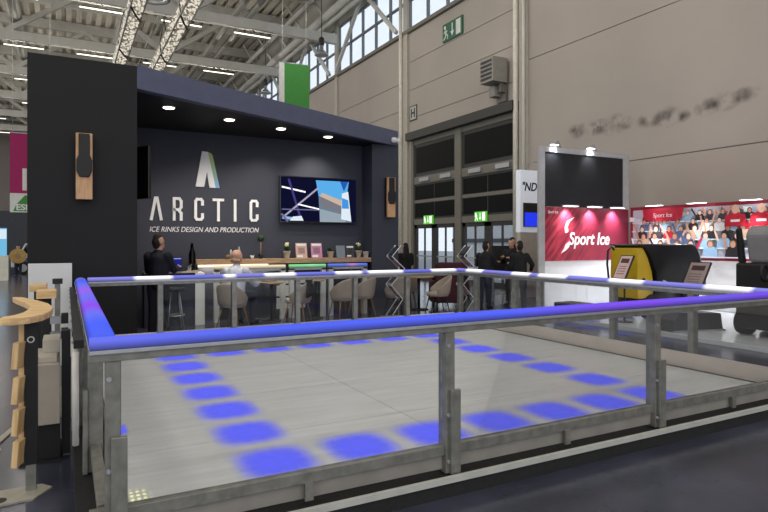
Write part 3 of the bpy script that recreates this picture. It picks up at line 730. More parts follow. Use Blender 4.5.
# ------------------------------------------------------------------ furniture in the dark stand
ct = thing('back_counter', 'long counter with wooden top along the logo wall', 'counter', (2.3, 12.3, 0))
MB().box(0, 3.95, 0, .5, 1.16, 1.26).build('wood_top', M_OAK, ct, .004)
MB().box(.05, 3.9, .08, .5, 0, 1.16).build('carcass', mat('counter_navy', (44, 46, 60), .6), ct)
for k in range(3): MB().box(1.7, 2.35, .06, .08, .18 + .27 * k, .41 + .27 * k).build('drawer_front', M_WHITE, ct)
MB().box(.05, 1.5, .02, .07, 1.11, 1.155).build('light_strip', glow('warm_strip', (255, 236, 200), 1.7), ct)
lamp('strip_glow', 'AREA', 10, (1, .88, .68), ct, (.8, -.02, 1.1), (math.radians(25), 0, 0), 1.4, .05)
def rail_portal(x0, x1, y, name, label, rgb, rgb2=None):
    o = thing(name, label, 'rail sample', (x0, y, 0))
    L = x1 - x0
    for x in (.05, L - .05): MB().box(x - .05, x + .05, -.05, .05, 0, 1.06).build('post', mat('pale_grey_post', (200, 200, 200), .5), o, .004)
    MB().box(0, L, -.05, .05, 1.02, 1.07).build('rail_bar', M_ALU, o)
    MB().box(0, L, -.06, .06, 1.07, 1.14).build('light_diffuser', led_rail_material('led_' + name + str(x0), [(0, rgb), (.4, rgb), (.6, rgb2 or rgb), (.8, rgb), (1, rgb)]), o, .01)
    MB().box(.1, L - .1, -.005, .005, .12, 1.02).build('glass_pane', M_GLASS, o)
    return o
rail_portal(2.62, 4.1, 12.12, 'rail_portal', 'white post rail sample with warm white glowing top beside the seated man', (240, 222, 185))
rail_portal(4.2, 5.02, 12.12, 'rail_portal', 'white post rail sample with green glowing top', (130, 222, 150), (150, 235, 165))
rail_portal(5.1, 6.03, 12.12, 'rail_portal', 'white post rail sample with blue glowing top', (88, 118, 225), (190, 130, 190))
# laptop counter
lc = thing('bar_counter', 'bar counter with dark front and white end panel beside the logo wall', 'counter', (1.3, 11.95, 0))
MB().box(0, .98, -.02, .42, 1.02, 1.06).build('worktop', mat('pale_worktop', (200, 188, 172), .5), lc, .003)
MB().box(0, .92, .02, .4, 0, 1.02).build('carcass', mat('counter_navy', (44, 46, 60), .6), lc)
MB().box(.92, 1.1, -.02, .4, 0, 1.02).build('end_panel', M_WHITE, lc, .003)
lt_ = thing('laptop', 'open laptop with blue screen on the bar counter', 'laptop', (1.85, 12.1, 1.06), math.radians(12))
MB().box(-.17, .17, -.2, .03, 0, .018).build('base', M_BLACK, lt_)
MB().box(-.17, .17, .03, .045, .018, .27).build('lid', M_BLACK, lt_)
MB().box(-.155, .155, .027, .03, .035, .255).build('screen', glow('laptop_blue', (40, 44, 150), .7), lt_)
MB().box(-.155, .155, .0255, .027, .225, .245).build('title_bar', glow('laptop_bar', (150, 160, 215), .9), lt_)
cp = thing('paper_cup', 'pale cup standing before the laptop', 'cup', (2.12, 11.98, 1.06))
MB().lathe((0, 0, 0), [(.03, 0), (.042, .11), (.045, .11)], 14).build('cup', M_WHITE, cp); MB().lathe((0, 0, .11), [(.046, 0), (.046, .012), (.035, .02)], 14).build('lid', M_BLACK, cp)
bt = thing('bottle', 'tall dark bottle on the bar counter right of the laptop', 'bottle', (2.2, 12.15, 1.06))
MB().lathe((0, 0, 0), [(.06, 0), (.065, .05), (.065, .33), (.035, .42), (.03, .52)], 14).build('body', glass('smoked_bottle', (70, 72, 80), .12), bt); MB().lathe((0, 0, .52), [(.033, 0), (.033, .03)], 12).build('cap', M_BLACK, bt)
# bar stool
def bar_stool(loc, label):
    o = thing('bar_stool', label, 'bar stool', loc)
    MB().lathe((0, 0, .72), [(.05, 0), (.19, .01), (.2, .04), (.17, .07)], 18).build('seat', mat('navy_seat', (34, 36, 50), .6), o)
    for k in range(4):
        a = PI/4 + k*PI/2
        MB().tube([(.1*math.cos(a), .1*math.sin(a), .73), (.21*math.cos(a), .21*math.sin(a), 0)], .014, 8).build('leg', M_ALU, o)
    mb = MB(); mb.tube([(.175*math.cos(k*PI/8), .175*math.sin(k*PI/8), .28) for k in range(17)], .01, 6, cap=False); mb.build('foot_ring', M_ALU, o)
    return o
bar_stool((1.75, 11.4, 0), 'chrome-legged bar stool at the bar counter')

# upholstered shell chairs
def shell_chair(loc, rz, label, legcol=None, dark=False):
    """faces +y locally"""
    o = thing('shell_chair', label, 'chair', loc, rz)
    mb = MB(); N, Mz = 13, 6; grid = []
    for j in range(Mz + 1):
        t = j / Mz; row = []
        for i in range(N):
            a = math.radians(-115 + 230 * i / (N - 1))       # around the back
            h = .42 + (.44 * (max(0, math.cos(a * .62)) ** 1.2)) * t
            rr = .25 + .03 * t
            row.append(mb.bm.verts.new((rr * math.sin(a), -rr * math.cos(a) * .95 - .04 * t * math.cos(a), h)))
        grid.append(row)
    for j in range(Mz):
        for i in range(N - 1):
            mb.bm.faces.new((grid[j][i], grid[j][i+1], grid[j+1][i+1], grid[j+1][i])).smooth = True
    sh = mb.build('shell_back', M_CHAIR, o)
    sm = sh.modifiers.new('thick', 'SOLIDIFY'); sm.thickness = .045; sm.offset = 0
    sb = sh.modifiers.new('sub', 'SUBSURF'); sb.levels = 1; sb.render_levels = 1
    MB().lathe((0, .02, .37), [(.18, 0), (.24, .01), (.26, .05), (.24, .1), (.1, .115)], 20).build('seat', M_CHAIR, o)
    for sx in (-1, 1):
        for sy in (-1, 1):
            MB().tube([(.15*sx, .02 + .15*sy, .38), (.22*sx, .02 + .22*sy, 0)], [.018, .011], 8).build('leg', mat('oak_leg', (150, 112, 80), .5) if not dark else M_BLACK, o)
    return o
shell_chair((2.8, 11.36, 0), math.radians(-42), 'beige shell chair under the man in the white shirt')
shell_chair((4.2, 11.55, 0), math.radians(50), 'beige shell chair side-on before the green-topped rail sample, dark jacket over it')
jk = thing('jacket', 'dark jacket draped over the beige shell chair', 'jacket', (4.13, 11.5, .5), math.radians(50))
mb = MB(); mb.prism([(-.2, 0), (-.13, .36), (-.02, .4), (.1, .37), (.15, .1), (.02, .02)], -.33, -.27); mb.build('cloth', mat('jacket_black', (28, 28, 34), .85), jk, .02)
shell_chair((5.2, 11.55, 0), math.radians(8), 'beige shell chair seen from behind before the blue-topped rail sample')
shell_chair((5.75, 11.75, 0), math.radians(25), 'beige shell chair beside the blue-topped rail sample post')
shell_chair((6.55, 11.6, 0), math.radians(-5), 'beige shell chair seen from behind before the end pillar', None, True)
shell_chair((7.55, 12.95, 0), math.radians(-15), 'beige shell chair behind the wood-edged cafe table', None, True)
shell_chair((7.55, 11.45, 0), math.radians(75), 'beige shell chair side-on beside the maroon armchair', None, True)
def cafe_table(loc, r, label, h=.76):
    o = thing('cafe_table', label, 'table', loc)
    MB().lathe((0, 0, h - .03), [(r, 0), (r + .005, .015), (r, .03)], 28).build('table_top', M_OAK, o)
    MB().tube([(0, 0, .02), (0, 0, h - .03)], .035, 10).build('column', M_BLACK, o)
    MB().lathe((0, 0, 0), [(min(.24, r * .85), 0), (min(.23, r * .8), .015), (.04, .03)], 20).build('base', M_BLACK, o)
cafe_table((3.72, 11.82, 0), .24, 'round wood cafe table in front of the seated man', .8)
cafe_table((4.7, 11.82, 0), .17, 'round wood cafe table between the green-lit and blue-lit rail samples', .82)
cafe_table((7.45, 12.15, 0), .36, 'round wood cafe table between the end pillar and glass doors', .8)
# things on the table
tag(MB().box(3.6, 3.76, 11.74, 11.86, .8, .86).build('snack_box', M_OAK, None, .01), 'small tan box on the table before the seated man', 'box')

# on the counter: plants, brochures, small items
def pot_plant(loc, s, label, bloom=None, tall=False):
    o = thing('potted_plant', label, 'plant', loc)
    MB().lathe((0, 0, 0), [(.055*s, 0), (.085*s, .16*s), (.09*s, .16*s), (.078*s, .14*s)], 14).build('pot', mat('pale_pot', (205, 200, 192), .6), o)
    rnd = random.Random(int(loc[0]*100)); lf = MB()
    for k in range(46):
        a = rnd.uniform(0, 2*PI); e = rnd.uniform(.2, 1.3); L = rnd.uniform(.08, .17)*s * (1.7 if tall else 1)
        p0 = Vector((0, 0, .15*s)); d = Vector((math.cos(a)*math.cos(e), math.sin(a)*math.cos(e), math.sin(e)))
        sd_ = d.cross(Vector((0, 0, 1))).normalized() * .018*s
        m_ = p0 + d*L*.6; t_ = p0 + d*L
        vs = [lf.bm.verts.new(p) for p in (p0, m_ + sd_, t_, m_ - sd_)]; lf.bm.faces.new(vs)
    q = lf.build('foliage', mat('leaf_green', (52, 70, 40), .7, vary=.3, scale=30), o); q['kind'] = 'stuff'
    if bloom:
        for k in range(9):
            a = rnd.uniform(0, 2*PI); r = rnd.uniform(0, .06)*s
            MB().ell((r*math.cos(a), r*math.sin(a), .3*s + rnd.uniform(-.03, .03)), (.022*s,)*3, 7, 5).build('flower', mat('cream_flower', bloom, .7), o)
    return o
cz = 1.26
pot_plant((4.27, 12.5, cz), 1.0, 'potted plant with cream flowers left of the pink brochures', (226, 222, 180))
pot_plant((5.33, 12.55, cz), .9, 'leafy potted plant between the pink and grey brochures')
pot_plant((6.04, 12.55, cz), 1.0, 'white-flowered potted plant near the end pillar', (232, 228, 205))
p = thing('topiary', 'small ball topiary on a thin stem above the counter', 'plant', (3.72, 12.6, cz))
MB().lathe((0, 0, 0), [(.045, 0), (.06, .1), (.05, .1)], 12).build('pot', M_BLACK, p); MB().tube([(0, 0, .1), (0, 0, .4)], .008, 6).build('stem', M_OAKZ, p)
mb = MB(); rnd = random.Random(3)
mb.ell((0, 0, .44), (.075, .075, .075), 12, 8)
for v in mb.bm.verts: v.co += Vector((rnd.uniform(-.012, .012), rnd.uniform(-.012, .012), rnd.uniform(-.012, .012)))
mb.build('crown', mat('leaf_dark', (34, 60, 34), .8, vary=.4, scale=40), p)
tag(MB().lathe((6.17, 12.42, cz), [(.05, 0), (.075, .14), (.08, .14), (.07, .13)], 14).build('flower_pot', M_WHITE), 'small empty white pot beside the end pillar', 'pot')
def brochure(x, rgb, name, label, w=.22, h=.3, blocks=True):
    o = thing('brochure', label, 'brochure', (x, 12.5, cz))
    mb = MB(); mb.box(-w/2, w/2, -.01, .01, 0, h, Matrix.Rotation(math.radians(-10), 4, 'X')); mb.build('cover', mat('cover_' + name, rgb, .5), o)
    MB().beam((0, .05, .15), (0, .13, 0), .12, .005).build('easel', M_WHITE, o)
    if blocks:
        R = Matrix.Rotation(math.radians(-10), 4, 'X')
        MB().box(-w*.42, w*.42, -.0125, -.0105, h*.82, h*.95, R).build('title_block', M_WHITE, o)
        MB().box(-w*.42, w*.1, -.0125, -.0105, .02, h*.2, R).build('photo_block', M_WHITE, o)
        MB().box(-w*.3, w*.3, -.0125, -.0105, h*.3, h*.7, R).build('picture_block', mat('pic_' + name, tuple(int(c*.75) for c in rgb), .5), o)
brochure(4.62, (196, 160, 152), 'peach', 'peach-pink brochure propped on the counter, beside the flowering plant', .26, .34)
brochure(4.98, (186, 130, 160), 'pink', 'mauve-pink brochure propped on the counter', .26, .34)
brochure(5.57, (112, 124, 136), 'grey', 'grey brochure propped on the counter', .22, .28, False)
brochure(5.81, (52, 54, 66), 'dark', 'dark brochure propped on the counter next to the grey one', .2, .28)
for (x, lb, hh) in ((3.05, 'slim grey bottle on the wooden counter', .2), (3.22, 'tall slim metal bottle on the wooden counter', .26)):
    q = thing('flask', lb, 'bottle', (x, 12.5, cz)); MB().lathe((0, 0, 0), [(.03, 0), (.032, hh*.7), (.018, hh*.85), (.018, hh)], 12).build('body', M_ALU, q)
tag(MB().lathe((3.5, 12.5, cz), [(.03, 0), (.045, .07), (.04, .07)], 12).build('cup', M_WHITE), 'small white cup on the wooden counter', 'cup')
tag(MB().ell((2.98, 12.45, cz + .05), (.06, .06, .05)).build('bowl', mat('brown_bowl', (120, 92, 74), .6)), 'small brown rounded bowl on the counter behind the seated man', 'bowl')

# zigzag leaflet stands
def zigzag(loc, rz, label):
    o = thing('leaflet_stand', label, 'leaflet stand', loc, rz)
    zz = [(.0, .05), (.26, .42), (.0, .72), (.3, 1.06), (.02, 1.32), (.22, 1.55)]
    for sx in (-.16, .16):
        MB().tube([(sx, a, b) for a, b in zz], .012, 6).build('zigzag_rod', M_WHITE, o)
    for (a, b) in zip(zz[:-1], zz[1:]):
        f = .12; pa = (0, a[0] + (b[0]-a[0])*f, a[1] + (b[1]-a[1])*f); pb = (0, b[0] - (b[0]-a[0])*f, b[1] - (b[1]-a[1])*f)
        MB().beam(pa, pb, .28, .01, (0, 0, 1)).build('tray', glass('acrylic', (200, 205, 215), .15), o)
    for i in (1, 3):
        a, b = zz[i], zz[i+1]
        MB().beam((.0, a[0]*.75 + b[0]*.25 - .012, a[1]*.75 + b[1]*.25), (0, a[0]*.3 + b[0]*.7 - .012, a[1]*.3 + b[1]*.7), .2, .012, (0, 0, 1)).build('leaflet', mat('leaflet_pink', (190, 150, 160), .5), o)
    a, b = zz[4], zz[5]
    MB().beam((0, a[0]*.8 + b[0]*.2 - .02, a[1]*.8 + b[1]*.2), (0, a[0]*.2 + b[0]*.8 - .02, a[1]*.2 + b[1]*.8), .22, .012, (0, 0, 1)).build('leaflet', mat('leaflet_navy', (40, 44, 66), .5), o)
    MB().box(-.2, .2, -.12, .3, 0, .05).build('base', M_ALU, o)
    return o
zigzag((6.0, 11.0, 0), math.radians(-98), 'clear zigzag leaflet stand before the end pillar')
zigzag((7.4, 10.4, 0), math.radians(-98), 'clear zigzag leaflet stand beside the maroon armchair')
# maroon armchair
M_MAR = mat('maroon_fabric', (66, 26, 36), .85, vary=.1, scale=20)
o = thing('armchair', 'dark maroon high-backed armchair behind the zigzag stand', 'armchair', (8.5, 12.4, 0), math.radians(-25))
MB().box(-.4, .4, -.38, -.22, .12, 1.12).build('backrest', M_MAR, o, .05); MB().box(-.4, .4, -.22, .36, .12, .46).build('seat', M_MAR, o, .05)
for sx in (-.42, .42): MB().box(sx - .06, sx + .06, -.3, .34, .12, .66).build('armrest', M_MAR, o, .04)
for sx in (-.35, .35):
    for sy in (-.3, .3): MB().tube([(sx, sy, 0), (sx, sy, .14)], .02, 8).build('leg', M_BLACK, o)
# black cabinet among the group
o = thing('display_cabinet', 'tall black display cabinet on a pale frame between the standing people', 'cabinet', (10.55, 12.75, 0), math.radians(-28))
MB().box(-.38, .38, -.2, .25, .72, 1.52).build('cabinet_body', M_BLACK, o, .01); MB().box(-.33, .33, -.215, -.2, .8, 1.46).build('screen', M_BLACK, o)
for sx in (-.34, .34):
    for sy in (-.15, .2): MB().box(sx - .025, sx + .025, sy - .025, sy + .025, 0, .72).build('leg', M_ALU, o)
MB().box(-.36, .36, -.17, .22, .2, .24).build('shelf', M_ALU, o)
# ------------------------------------------------------------------ red and white neighbouring stand
sp_ = thing('sport_stand', 'neighbouring stand with red printed walls, white dado and black-topped tower', 'exhibition stand', (9.69, 10.5, 0))
M_LG = mat('light_grey_frame', (178, 178, 182), .5)
M_SWH = mat('stand_white', (232, 235, 238), .45, vary=.02)
fx0 = sp_.location.x
MB().box(0, .2, -.02, .03, 0, 3.86).build('tower_post', M_LG, sp_, .01)
MB().box(2.85, 3.06, -.02, .06, 2.45, 3.86).build('tower_post', M_LG, sp_, .01)
MB().box(.2, 2.85, -.02, .06, 3.74, 3.86).build('tower_head', M_LG, sp_, .01)
MB().box(.2, 2.85, .0, .03, 2.46, 3.74).build('black_infill', mat('infill_black', (26, 28, 34), .6), sp_)
MB().box(.16, 3.06, .02, .1, 0, 1.17).build('white_dado', M_SWH, sp_)
def red_material():
    m = bpy.data.materials.new('red_print'); m.use_nodes = True; nt = m.node_tree; p = nt.nodes['Principled BSDF']; p.inputs['Roughness'].default_value = .45
    tc = nt.nodes.new('ShaderNodeTexCoord'); mp = nt.nodes.new('ShaderNodeMapping'); mp.vector_type = 'TEXTURE'; mp.inputs['Rotation'].default_value = (0, math.radians(40), 0); mp.inputs['Scale'].default_value = (.22, 1, 1.4)
    nz = nt.nodes.new('ShaderNodeTexNoise'); nz.inputs['Scale'].default_value = 2.4; nz.inputs['Detail'].default_value = 3
    nt.links.new(tc.outputs['Object'], mp.inputs[0]); nt.links.new(mp.outputs[0], nz.inputs['Vector'])
    sx = nt.nodes.new('ShaderNodeSeparateXYZ'); nt.links.new(tc.outputs['Generated'], sx.inputs[0])
    r2 = nt.nodes.new('ShaderNodeValToRGB'); e = r2.color_ramp.elements; e[0].position = .0; e[0].color = (1, 1, 1, 1); e[1].position = .75; e[1].color = (0, 0, 0, 1)
    nt.links.new(sx.outputs[0], r2.inputs[0])
    r = nt.nodes.new('ShaderNodeValToRGB'); e = r.color_ramp.elements; e[0].position = .42; e[0].color = lin((120, 26, 50)); e[1].position = .62; e[1].color = lin((200, 60, 78))
    nt.links.new(nz.outputs['Fac'], r.inputs[0])
    mx = nt.nodes.new('ShaderNodeMix'); mx.data_type = 'RGBA'; mx.inputs[6].default_value = lin((128, 36, 60))
    nt.links.new(r2.outputs[0], mx.inputs[0]); nt.links.new(r.outputs[0], mx.inputs[7]); nt.links.new(mx.outputs[2], p.inputs['Base Color'])
    return m
MB().box(.2, 3.06, .0, .1, 1.17, 2.45).build('red_panel', red_material(), sp_)
lgm = mat('print_white', (240, 240, 242), .5, vary=.02)
text_mesh('lettering', 'Sport Ice', .42, lgm, sp_, (.98, -.004, 1.56), FR, .2, .003, 1.38, bold=.008)
sw = MB(); pts_o = [(1.14, 2.22), (.98, 2.1), (.9, 1.95), (.93, 1.8), (1.0, 1.68), (.99, 1.58), (.9, 1.45), (.74, 1.36)]
pts_i = [(.86, 1.42), (.94, 1.52), (.95, 1.6), (.86, 1.72), (.8, 1.82), (.82, 1.98), (.92, 2.14)]
sw.prism([(1.16, 2.22), (1.0, 2.12), (.93, 1.99), (.95, 1.86), (.85, 1.83), (.84, 1.98), (.92, 2.12)], -.008, 0); sw.prism([(.97, 1.62), (1.0, 1.56), (.98, 1.5), (.88, 1.42), (.72, 1.35), (.82, 1.46), (.87, 1.56)], -.008, 0)
sw.build('swoosh', lgm, sp_)
text_mesh('lettering', 'Sport Ice', .1, lgm, sp_, (.3, -.004, 2.3), FR, .2, .003, .32)
# crowd wall (along Y)
XC = 0
sp2 = thing('printed_wall', 'long wall with crowd photograph above a white dado, beside the red panel', 'wall panel', (12.78, 10.46, 0))
MB().box(XC, XC + .12, -7.0, .0, 1.2, 2.46).build('crowd_panel', mat('crowd_red', (150, 30, 55), .5), sp2)
MB().box(XC, XC + .12, -7.0, .0, 0, 1.2).build('white_dado', M_SWH, sp2)
MB().box(XC - .01, XC + .14, -7.0, .0, 2.46, 2.5).build('top_trim', mat('crowd_red', (150, 30, 55), .5), sp2)
rnd = random.Random(11); items = []
def P(n, c): return mat('print_' + n, c, .5, vary=.02)
y1_, y0_ = -.08, -6.9
items.append(([(y0_, 1.26), (y1_, 1.26), (y1_, 2.42), (y0_, 2.42)], P('stand_grey', (188, 190, 202))))
cols = [P('red', (186, 30, 50)), P('white', (232, 232, 235)), P('black', (34, 34, 40)), P('denim', (90, 110, 150)), P('skyblue', (150, 190, 222)), P('tan', (190, 165, 140)), P('char', (60, 58, 66))]
skin = [P('skin_a', (222, 178, 155)), P('skin_b', (200, 150, 125)), P('skin_c', (235, 200, 180))]
hair = [P('hair_a', (60, 42, 34)), P('hair_b', (120, 86, 56)), P('hair_c', (28, 26, 28))]
for k in range(220):
    y = rnd.uniform(y0_, y1_ - .1); z = rnd.uniform(1.3, 2.3); items.append(([(y, z), (y + rnd.uniform(.05, .25), z), (y + .2, z + .12), (y + .02, z + .1)], rnd.choice([P('pale', (205, 212, 225)), P('mist', (170, 180, 200)), P('dusk', (104, 108, 124)), cols[1], P('blush', (214, 160, 165))])))
for row, (zb, s) in enumerate(((2.08, .62), (1.86, .7), (1.66, .78), (1.46, .85), (1.26, .9))):
    n = 22 - row * 2
    for k in range(n):
        y = y1_ - .35 - (k + rnd.uniform(-.25, .25)) * (6.4 / n); c = rnd.choice(cols)
        W = .2 * s; hh = .3 * s
        def clip(poly): return [(min(max(a, y0_), y1_), min(max(b, 1.26), 2.42)) for a, b in poly]
        items.append((clip([(y - W, zb), (y + W, zb), (y + W*.85, zb + hh*.85), (y + W*.3, zb + hh), (y - W*.3, zb + hh), (y - W*.85, zb + hh*.85)]), c))
        for sx in (-1, 1):
            if rnd.random() < .6: items.append((clip(quad((y + sx*W*.8, zb + hh*.75), (y + sx*W*rnd.uniform(1.0, 1.7), zb + hh*1.7), .06*s)), rnd.choice(skin + [c])))
        items.append((clip(circ((y, zb + hh*1.18), .085*s, 10, .1*s)), rnd.choice(hair))); items.append((clip(circ((y, zb + hh*1.13), .066*s, 10, .08*s)), rnd.choice(skin)))
    items.append((quad((y0_, zb + .02), (y1_, zb + .02), .025), P('rail', (225, 228, 235))))
    for k in range(5): items.append((quad((y0_ + .6 + k*1.4, zb - .3 if row < 4 else zb), (y0_ + .6 + k*1.4, zb + .05), .02), P('rail', (225, 228, 235)))) if zb > 1.5 else None
for yy in (-2.75, -3.3, -5.2):
    zb = 2.0; items.append(([(yy - .24, zb - .04), (yy + .24, zb - .04), (yy + .22, zb + .2), (yy + .07, zb + .26), (yy - .07, zb + .26), (yy - .22, zb + .2)], cols[0])); items.append((circ((yy, zb + .33), .085, 10, .1), skin[0])); items.append((quad((yy - .1, zb + .08), (yy + .1, zb + .08), .05), cols[1]))
items.append(([(-.42, 2.44), (-1.55, 2.44), (-1.5, 2.2), (-1.32, 2.13), (-.6, 2.13), (-.45, 2.2)], P('tab_red', (176, 26, 52))))
printed('crowd_print', sp2, items, 'yz', XC, .00012)
text_mesh('lettering', 'Sport Ice', .15, lgm, sp2, (XC - .075, -.72, 2.22), FL, .2, .002, .52)
# tower arm lights, downlights over the prints
def arm_light(loc, d, label, energy, group, tilt):
    o = thing('arm_light', label, 'spotlight', loc)
    dv = Vector(d)
    MB().tube([(0, 0, 0), (dv.x*.3, dv.y*.3, .14), (dv.x*.7, dv.y*.7, .16), (dv.x, dv.y, .1)], .014, 6).build('arm', M_ALU, o)
    MB().box(dv.x - .1, dv.x + .1, dv.y - .06, dv.y + .06, .05, .1).build('lamp_head', M_ALU, o, .01)
    MB().box(dv.x - .085, dv.x + .085, dv.y - .05, dv.y + .05, .04, .05).build('lens', glow('cold_lens', (245, 250, 255), 12), o)
    lamp('spot', 'SPOT', energy, (.95, .97, 1), o, (dv.x, dv.y, .02), tilt, .04, angle=math.radians(110), blend=.8)
for x in (10.2, 11.4): arm_light((x + .25, 10.55, 3.86), (-.3, -.1, 0), 'bright arm spotlight on the black-topped tower, ' + ('beside the white kiosk' if x < 11 else 'nearer the crowd photograph'), 70, 'spotlights on the tower head', (math.radians(35), 0, 0))
for k, o_ in enumerate([x for x in C.objects if x.name.startswith('arm_light')]): o_['group'] = 'spotlights on the tower head'
for x in (10.55, 11.35, 12.15):
    o = thing('panel_light', 'slim bar light above the red panel, ' + {10.55: 'over the white swoosh', 11.35: 'over the middle of the lettering', 12.15: 'next to the crowd photograph'}[x], 'spotlight', (x, 10.5, 2.47), 0, 'bar lights above the red panel')
    MB().box(-.22, .22, -.24, -.1, 0, .03).build('housing', M_ALU, o, .005); MB().box(-.2, .2, -.22, -.12, -.008, 0).build('lens', glow('panel_lens', (255, 248, 250), 6), o)
    MB().beam((0, -.1, .015), (0, .02, .015), .03, .02).build('arm', M_ALU, o)
    lamp('spot', 'SPOT', 115, (1, .95, .96), o, (0, -.17, -.02), (math.radians(28), 0, 0), .05, angle=math.radians(100), blend=.9)
for y in (9.6, 8.5, 7.3, 5.6):
    o = thing('panel_light', 'slim bar light above the crowd photograph, ' + {9.6: 'over the small red tab', 8.5: 'second from the red tab', 7.3: 'third from the red tab', 5.6: 'farthest from the red tab'}[y], 'spotlight', (12.765, y, 2.5), 0, 'bar lights above the crowd photograph')
    MB().box(-.28, -.12, -.22, .22, 0, .03).build('housing', M_ALU, o, .005); MB().box(-.26, -.14, -.2, .2, -.008, 0).build('lens', glow('panel_lens', (255, 248, 250), 6), o)
    MB().beam((-.12, 0, .015), (.0, 0, .015), .03, .02).build('arm', M_ALU, o)
    lamp('spot', 'SPOT', 210, (1, .97, 1), o, (-.24, 0, -.02), (0, math.radians(20), 0), .05, angle=math.radians(110), blend=.9)
tag(MB().box(9.0, 12.75, 3.0, 10.46, 0, .08).build('stand_platform', mat('glossy_white_floor', (222, 224, 226), .18, vary=.03, scale=2), None, .005), 'glossy white stand platform under the black machines', 'platform')

# yellow and black ice resurfacing machine
mc = thing('ice_resurfacer', 'yellow and black ice resurfacing machine before the crowd photograph', 'machine', (9.9, 7.9, .08))
M_YEL = mat('machine_yellow', (206, 172, 30), .35, vary=.05, coat=.3)
M_HOOD = mat('hood_black', (12, 12, 14), .28, vary=.1, spec=.22)
by0, by1 = 0, .72
MB().prism([(.0, 1.42), (.16, 1.43), (.3, 1.22), (.42, .95), (.47, .62), (.45, .42), (.0, .42), (-.02, .85)], by0 + .03, by1 - .03).build('yellow_body', M_YEL, mc, .02)
MB().prism([(-.02, 1.47), (.03, 1.5), (1.6, 1.5), (1.76, 1.43), (1.95, 1.12), (2.06, .85), (2.08, .62), (2.02, .5), (.52, .5), (.5, .7), (.44, .98), (.3, 1.26), (.14, 1.42)], by0 - .02, by1 + .02).build('black_hood', M_HOOD, mc, .04)
MB().prism([(.66, .72), (.9, .66), (.92, .7), (.68, .78)], -.035, -.02).build('side_lamp', M_ALU, mc); MB().prism([(1.5, .66), (1.85, .72), (1.83, .78), (1.55, .71)], -.035, -.02).build('side_lamp', M_ALU, mc)
MB().prism([(1.84, 1.2), (1.93, 1.08), (2.02, .9), (1.98, .86), (1.9, 1.0)], -.04, -.02).build('side_vent', M_ALU, mc)
MB().box(.1, 2.0, .08, by1 - .08, .24, .5).build('chassis', M_BLACK, mc, .01)
MB().box(.0, .8, -.03, .03, .3, .36).build('yellow_skirt', M_YEL, mc)
for x in (.4, 1.6):
    for y in (.0, by1 - .18):
        w_ = MB(); w_.tube([(x, y, .25), (x, y + .18, .25)], .25, 24); q = w_.build('wheel', mat('tyre', (26, 26, 28), .8), mc, .02)
        MB().tube([(x, y - .01, .25), (x, y + .19, .25)], .1, 16).build('hub', M_ALU, q)
MB().tube([(.03, .6, 1.36), (-.06, .62, 1.44), (-.14, .64, 1.36), (-.16, .64, 1.1), (-.14, .62, .8), (.0, .6, .62)], .022, 8).build('hose', M_BLACK, mc)
MB().beam((.08, -.03, .82), (.46, -.03, .52), .03, .04, (0, 1, 0)).build('linkage', M_BLACK, mc)
def info_sign(loc, rz, label, w, h, c, tilt=28, zc=1.0):
    o = thing('info_sign', label, 'sign', loc, rz)
    R = Matrix.Translation((0, 0, zc)) @ Matrix.Rotation(math.radians(-tilt), 4, 'X')
    mb = MB(); mb.box(-w/2 - .02, w/2 + .02, 0, .03, -h/2 - .02, h/2 + .02, R); mb.build('frame', M_BLACK, o)
    mb = MB(); mb.box(-w/2, w/2, -.006, 0, -h/2, h/2, R); mb.build('sheet', mat('sheet_' + str(c[0]), c, .4), o)
    mb = MB(); mb.box(-w*.35, w*.35, -.009, -.006, h*.18, h*.38, R); mb.build('print_block', mat('sheet_print', (70, 40, 45), .5), o)
    for k in range(4):
        mb = MB(); mb.box(-w*.35, w*.3, -.009, -.006, -h*.32 + k*h*.11, -h*.29 + k*h*.11, R); mb.build('print_line', mat('sheet_line', (130, 110, 112), .5), o)
    MB().tube([(0, .04, 0), (0, .04, zc - .06)], .018, 8).build('pole', M_BLACK, o); MB().lathe((0, .04, 0), [(.16, 0), (.16, .015), (.02, .02)], 18).build('foot', M_BLACK, o)
info_sign((9.42, 7.88, .08), math.radians(-90), 'tilted pink info sign on a pole before the yellow machine body', .26, .48, (214, 178, 176), 30, 1.06)
info_sign((10.85, 7.35, .08), math.radians(-96), 'tilted grey-pink info sign on a pole between the two machines', .42, .52, (168, 150, 150), 28, .9)
# black ride-on machine at the right
rm = thing('ride_on_machine', 'black ride-on machine with grey seat beside the tilted grey-pink sign', 'machine', (10.15, 5.2, .08))
MB().box(-.35, .9, -.2, .75, .12, 1.2).build('body', M_BLACK, rm, .04)
MB().box(-.75, -.35, -.05, .65, .72, .78).build('tray', M_BLACK, rm, .01)
MB().prism([(-.32, 1.2), (-.4, 1.75), (-.33, 1.78), (-.22, 1.3), (-.2, 1.2)], .64, .72).build('lever_guard', M_BLACK, rm, .02)
MB().prism([(-.24, 1.2), (-.34, 1.66), (-.24, 1.8), (.05, 1.8), (.12, 1.68), (.12, 1.2)], .02, .6).build('seat_back', mat('seat_grey', (140, 138, 140), .8), rm, .05)
mb = MB(); mb.tube([(-.48 + .1*math.cos(k*PI/8), .2, 1.05 + .12*math.sin(k*PI/8)) for k in range(17)], .025, 6, cap=False); mb.build('handle', M_BLACK, rm)
MB().box(-.34, -.1, -.215, -.2, 1.02, 1.06).build('lettering', mat('dull_badge', (110, 110, 112), .5), rm)
for x in (-.1, .6):
    for y in (-.26, .62): w_ = MB(); w_.tube([(x, y, .2), (x, y + .2, .2)], .2, 20); w_.build('wheel', mat('tyre', (26, 26, 28), .8), rm, .02)
pl = thing('snow_blade', 'dark grey curved blade lying on the white platform', 'blade', (9.6, 6.6, .08), math.radians(-12))
